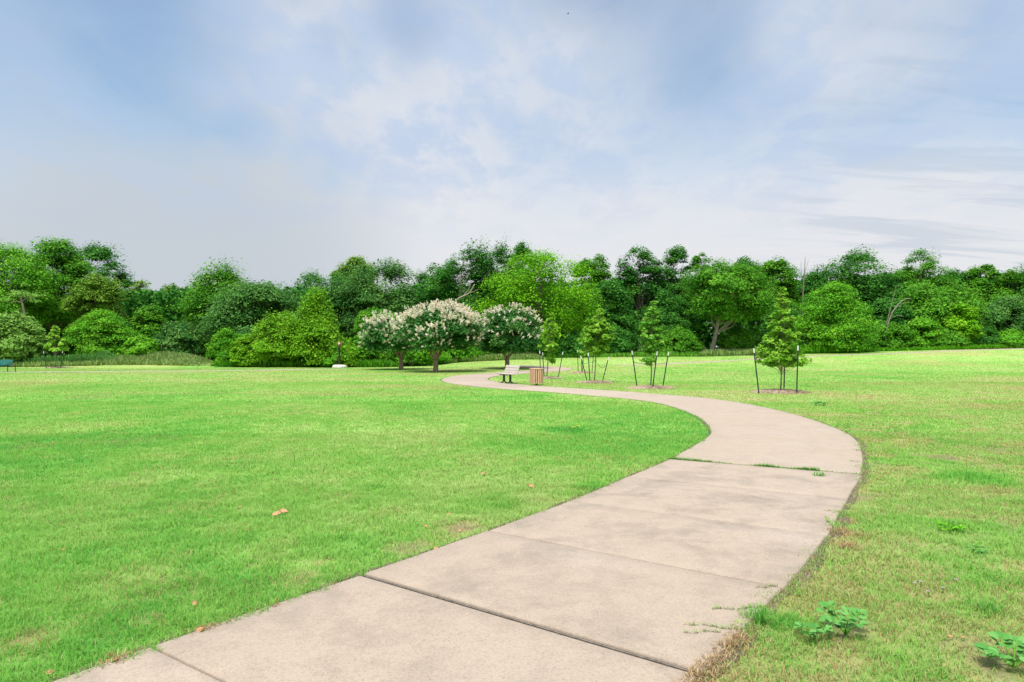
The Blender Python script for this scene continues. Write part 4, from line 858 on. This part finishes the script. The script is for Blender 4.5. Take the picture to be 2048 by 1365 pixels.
# ------------------------------------------------------------------ litter bin
def litter_bin():
    x, y = G(1073, 771); root = empty('litter_bin', (x, y, Tz(x, y)), .12); rs = np.random.RandomState(3); n = 18
    for k in range(n):
        a = k / n * 2 * math.pi; m = MB(); m.box((.295 * math.cos(a), .295 * math.sin(a), .42), (.03, .074, .66), rz=a, bev=.005, t=rs.rand()); m.build('slat', M['cedar'], root)
    m = MB(); m.lathe([(.255, .12), (.27, .14), (.27, .70), (.25, .71), (.25, .40), (.0, .38)], 28); m.build('liner', M['darkgap'], root)
    m = MB(); m.lathe([(.265, .735), (.318, .735), (.322, .752), (.318, .765), (.265, .765)], 32); m.build('rim', M['cedar'], root)
    m = MB(); m.tube([(0, 0, -.15), (0, 0, .13)], [.045, .045], 12); m.lathe([(.11, -.02), (.11, .012), (.05, .02)], 16); m.build('pedestal', M['black'], root)
    m = MB(); m.box((-.01, -.318, .66), (.03, .02, .09), bev=.003); m.build('latch', M['black'], root)
    tag(root, 'round litter bin clad in upright orange wood slats right of the bench', 'litter bin')
litter_bin()
# ------------------------------------------------------------------ green bench at the left edge
def green_bench():
    D = 49.0; x = (-8 - 1024) / F * D; root = empty('park_bench', (x, D, Tz(x, D)), rad(4)); L = 2.1
    def perf(z0, y0, z1, y1, mats):
        m = MB(); k = 7
        for i in range(k):
            t = (i + .5) / k; m.box((0, y0 + (y1 - y0) * t, z0 + (z1 - z0) * t), (L, .055 if abs(y1 - y0) > abs(z1 - z0) else .018, .018 if abs(y1 - y0) > abs(z1 - z0) else .052), rx=0, bev=.004)
        for q in np.linspace(-L / 2 + .02, L / 2 - .02, 5): m.tube([(q, y0 + .012, z0), (q, y1 + .012, z1)], .012, 6)
        return m
    perf(.44, -.42, .43, .02, 0).build('seat', M['teal'], root); perf(.50, .06, .88, .20, 0).build('backrest', M['teal'], root)
    for sx in (-1, 1):
        q = sx * (L / 2 - .02)
        m = MB(); m.tube([(q, -.36, -.05), (q, -.36, .42), (q, -.37, .58), (q, -.28, .66), (q, -.05, .66), (q, .10, .62)], .026, 8); m.build('armrest', M['black'], root)
        m = MB(); m.tube([(q + sx * .22, .12, -.05), (q + sx * .22, .12, .40), (q + sx * .10, .14, .62), (q, .17, .80)], .026, 8); m.build('leg', M['black'], root)
    tag(root, 'teal metal bench with black legs cut off by the left border', 'bench')
green_bench()
# ------------------------------------------------------------------ dark post on a stone slab
def post_thing():
    x, D = G(678.5, 736.2); root = empty('marker_post', (x, D, Tz(x, D))); rs = np.random.RandomState(8)
    m = MB(); m.lathe([(.62, -.1), (.64, .05), (.60, .18), (.52, .255), (.30, .275), (.0, .28)], 26); V = m.v[0]; V[:, :2] *= (1 + .05 * rs.normal(size=(len(V), 1))); V[:, 1] *= .75; m.build('slab', M['stone'], root, True)
    m = MB(); m.lathe([(.10, .24), (.085, .30), (.085, 1.85), (.10, 1.88)], 12); m.build('shaft', M['darkpost'], root, True)
    m = MB(); m.lathe([(.10, 1.87), (.155, 1.90), (.15, 1.96), (.13, 1.98), (.17, 2.02), (.185, 2.12), (.16, 2.23), (.10, 2.29), (.0, 2.31)], 16); h = m.build('head', M['redbrown'], root, True)
    m = MB(); m.lathe([(.0, 0), (.075, 0), (.085, .02), (.07, .035), (.0, .045)], 14, (0, 0, 0)); V = m.v[0].copy(); m.v[0] = np.stack([V[:, 0] + .02, -.15 - V[:, 2], V[:, 1] + 2.13], 1); m.build('lens', M['petal'], h, True)
    tag(root, 'dark brown post with a rounded red brown head on a white stone slab', 'post')
post_thing()

# ------------------------------------------------------------------ weeds, flowers, fallen leaves, bird
def weed(px, py, label, nst, spread, hgt, leaf, seed, pal='weed', name='weed', pairs=3, kind='broad', cat='weed'):
    rs = np.random.RandomState(seed); x, y = G(px, py); root = empty(name, (x, y, Tz(x, y))); b = MB(); C_, N_, A_, L_, T_ = [], [], [], [], []
    for i in range(nst):
        a = i / nst * 6.28 + rs.uniform(-.4, .4); L = spread * rs.uniform(.5, 1.0); e = np.array([math.cos(a) * L, math.sin(a) * L * .8, hgt * rs.uniform(.5, 1.0)]); p = curve((rs.normal(0, .01), rs.normal(0, .01), -.01), e, .12, rs, 6, .03)
        b.tube(p, np.linspace(.0045, .002, 6), 5)
        for j in range(pairs):
            c = p[min(5, 2 + j + (6 - 2 - pairs if pairs < 4 else 0))] if kind == 'broad' else p[rs.randint(1, 6)]
            for sd in ((-1, 1) if j < pairs - 1 else (-1, 1, 0)):
                d = np.array([math.cos(a + sd * 1.15), math.sin(a + sd * 1.15), .25 + rs.normal(0, .2)]); d /= np.linalg.norm(d); ll = leaf * rs.uniform(.7, 1.2)
                C_.append(c + d * ll * .55); A_.append(d); N_.append((rs.normal(0, .3) - d[0] * .2, rs.normal(0, .3) - d[1] * .2 - .15, 1)); L_.append(ll); T_.append(np.clip(rs.normal(.55, .2), 0, 1))
    b.build('stem', M['leaf_sap'], root, True)
    c, n_, a_, L = np.array(C_), nrm(np.array(N_)), np.array(A_), np.array(L_); a_ = nrm(a_ - n_ * np.sum(a_ * n_, 1, keepdims=True)); bb = np.cross(n_, a_); k = len(c); W = L * (.66 if kind == 'broad' else .3)
    prof = [(-.5, .03), (-.32, .34), (-.1, .5), (.15, .42), (.36, .2), (.5, .0)]
    V = []; f = []
    for s_, w_ in prof:
        mid = c + a_ * (L * s_)[:, None] - n_ * (L * (.25 * s_ * s_ + .02))[:, None]; up = n_ * (W * .28 * w_)[:, None]
        V += [mid - bb * (W * w_)[:, None] + up, mid, mid + bb * (W * w_)[:, None] + up]
    V = np.stack(V, 1).reshape(-1, 3); base = np.arange(k)[:, None, None] * 18
    q = np.array([[r * 3 + s_, r * 3 + s_ + 1, (r + 1) * 3 + s_ + 1, (r + 1) * 3 + s_] for r in range(5) for s_ in range(2)])
    f = (base + q[None]).reshape(-1, 4); link('leaves', fast_mesh('leaves', V, f, M['leaf_' + pal], {'tint': np.repeat(T_, 10)}, True), root); tag(root, label, cat)
weed(1690, 1268, 'largest broad leaved weed right of the footpath, on a bare soil patch', 8, .165, .12, .055, 61, pairs=3)
weed(1628, 1280, 'smaller broad leaved weed just left of the largest one', 5, .09, .08, .05, 62, pairs=2)
weed(2025, 1335, 'broad leaved weed cut by the lower right corner', 7, .14, .12, .062, 63, pairs=3)
weed(1900, 1065, 'dark leafy weed tuft on the right lawn', 14, .12, .07, .05, 64, 'bright', kind='narrow', pairs=4)
weed(1955, 1105, 'low leafy weed below the dark tuft near the right border', 8, .10, .04, .045, 65, 'weed', kind='narrow', pairs=3)
weed(1640, 812, 'small weed by the far outer curve of the footpath', 9, .2, .1, .1, 66, 'weed', pairs=2)
0 and weed(1500, 947, 'flat weed sprouting in the grassy joint of the footpath', 8, .12, .05, .05, 67, 'bright', kind='narrow', pairs=3)
def tuft(px, py, label, n, h, seed, spread=.05):
    rs = np.random.RandomState(seed); x, y = G(px, py); a = rs.uniform(0, 6.28, n)
    me = blades_mesh('grass_tuft', rs.normal(0, spread * .4, n), rs.normal(0, spread * .4, n), np.zeros(n) - .01, h * rs.uniform(.5, 1.1, n), np.full(n, .009), a, rs.uniform(.15, .95, n), np.clip(rs.normal(.35, .15, n), 0, 1), np.zeros(n), rs, .6)
    tag(link('grass_tuft', me, None, (x, y, Tz(x, y))), label, 'grass tuft')
tuft(1522, 1252, 'spiky pale grass tuft at the right edge of the footpath', 45, .15, 71, .035)
tuft(1975, 1225, 'spiky grass tuft near the right border above the corner weed', 60, .11, 72, .1)
tuft(1640, 955, 'dark grass tuft on the right lawn beside the curve', 70, .10, 73, .1)
def flower(px, py, label, mat, r, h, seed, cat='flower', k=9):
    rs = np.random.RandomState(seed); x, y = G(px, py); root = empty('flower', (x, y, Tz(x, y))); b = MB(); b.tube([(0, 0, -.01), (.004, 0, h * .5), (0, 0, h)], .0025, 5); b.build('stem', M['leaf_sap'], root)
    a = np.linspace(0, 6.28, k, endpoint=False); c = np.stack([np.cos(a) * r * .5, np.sin(a) * r * .5, np.full(k, h + .004)], 1); n_ = nrm(np.stack([-np.cos(a) * .3, -np.sin(a) * .3, np.ones(k)], 1))
    V = leaf_arrays(c, n_, np.stack([np.cos(a), np.sin(a), 0 * a], 1), np.full(k, r), np.full(k, r * .6), .05); leaf_obj('petals', V, rs.rand(k), M[mat], root)
    m = MB(); m.lathe([(r * .25, h), (r * .22, h + .008), (0, h + .011)], 8); m.build('centre', M[mat], root); tag(root, label, cat, 'small wild flowers in the lawn')
flower(1147, 864, 'left one of the two yellow flowers close together in the lawn', 'yellow', .045, .09, 81)
flower(1156, 862, 'right one of the two yellow flowers close together in the lawn', 'yellow', .045, .10, 82)
flower(1225, 840, 'single yellow flower inside the bend of the footpath', 'yellow', .042, .09, 83)
flower(1267, 928, 'tiny yellow flower at the left edge of the footpath near the grassy joint', 'yellow', .022, .06, 84)
for i, (px, py, w) in enumerate(((1830, 1180, 'topmost of the mauve specks in the dry patch'), (1842, 1176, 'mauve flower next to the topmost one in the dry patch'), (1856, 1196, 'lowest mauve flower in the dry patch of the right lawn'), (1886, 1190, 'mauve flower lower right of the dry patch'), (1912, 1172, 'rightmost mauve flower near the dry patch'))):
    flower(px, py, w, 'mauve', .013, .04, 90 + i, k=6)
def dry_leaf(px, py, size, label, seed):
    rs = np.random.RandomState(seed); x, y = G(px, py); size *= .8; u = np.linspace(-.5, .5, 9); V = []; f = []
    for s_ in u:
        w = .33 * (1 - (2 * s_) ** 2) ** .6 * (1 + .22 * math.sin(s_ * 22)); z = .22 * s_ * s_
        for q in (-1, -.5, 0, .5, 1): V.append((s_ * size, q * w * size, (z * .6 + .12 * abs(q) ** 1.5 * rs.uniform(.8, 1.2) * (1 if rs.rand() > .1 else .4)) * size))
    f = [(r * 5 + c, r * 5 + c + 1, (r + 1) * 5 + c + 1, (r + 1) * 5 + c) for r in range(8) for c in range(4)]
    b = MB(); b.add(V, f); b.tube([(-.5 * size, 0, .05 * size), (-.68 * size, .02 * size, .10 * size)], .0016, 5)
    o = b.build('dry_leaf', M['dryleaf'], None, True, (x, y, Tz(x, y) + (.034 if size > .06 else .022))); o.rotation_euler = (rs.uniform(.1, .5), rs.uniform(-.3, .3), rs.uniform(-.6, .6)); tag(o, label, 'leaf', 'fallen dry leaves in the grass')
for i, (px, py, s_, l) in enumerate([(553, 1036, .115, 'curled orange leaf in the middle of the left lawn, left one of the pair'), (567, 1031, .115, 'curled orange leaf in the middle of the left lawn, right one of the pair'), (967, 953, .10, 'tan fallen leaf in the lawn left of the grassy joint'), (1062, 979, .10, 'pinkish fallen leaf nearest the left edge of the footpath'),
    (479, 1020, .05, 'small curled leaf left of the orange pair'), (495, 1065, .04, 'tiny pale leaf below the small curled leaf'), (898, 1034, .06, 'small tan leaf above the worn spot by the path'), (852, 1058, .06, 'small brown leaf left of the worn spot by the path'), (920, 1066, .05, 'pale leaf lying on the worn spot by the path'),
    (390, 1215, .06, 'yellowish leaf upright in the grass near the lower left'), (225, 1333, .075, 'orange leaf in the soil at the lower left path edge'), (100, 1355, .055, 'brown leaf in the lower left corner beside the path'), (400, 1270, .07, 'rusty leaf at the path edge midway along the lower left'), (127, 1105, .04, 'dark red leaf speck at the far left of the lawn'), (872, 1104, .06, 'pale leaf close to the path below the worn spot'),
    (1900, 1282, .04, 'pale leaf on the bare patch left of the corner weed'), (1925, 1284, .035, 'smaller pale leaf beside the one on the bare patch'), (450, 818, .07, 'lone dry leaf far out on the left lawn')]): dry_leaf(px, py, s_, l, 120 + i)
def bird():
    D = 95.0; p = at(1136, 28, D); b = MB(); root = empty('bird', p, .5); b.tube([(-.14, 0, 0), (-.06, 0, .01), (.04, 0, .01), (.11, 0, .015), (.15, 0, .02)], [.01, .035, .045, .03, .008], 8); b.build('body', M['feather'], root, True)
    for sy in (-1, 1):
        m = MB(); m.add([(.06, 0, .03), (-.06, 0, .02), (.05, sy * .16, .09), (-.05, sy * .15, .08), (-.04, sy * .33, .05), (.06, 0, .02), (-.06, 0, .012), (.05, sy * .16, .082), (-.05, sy * .15, .072)], [(0, 1, 3, 2), (2, 3, 4), (6, 5, 7, 8), (8, 7, 4)]); m.build('wing', M['feather'], root)
    tag(root, 'tiny dark bird high in the sky', 'bird')
bird()
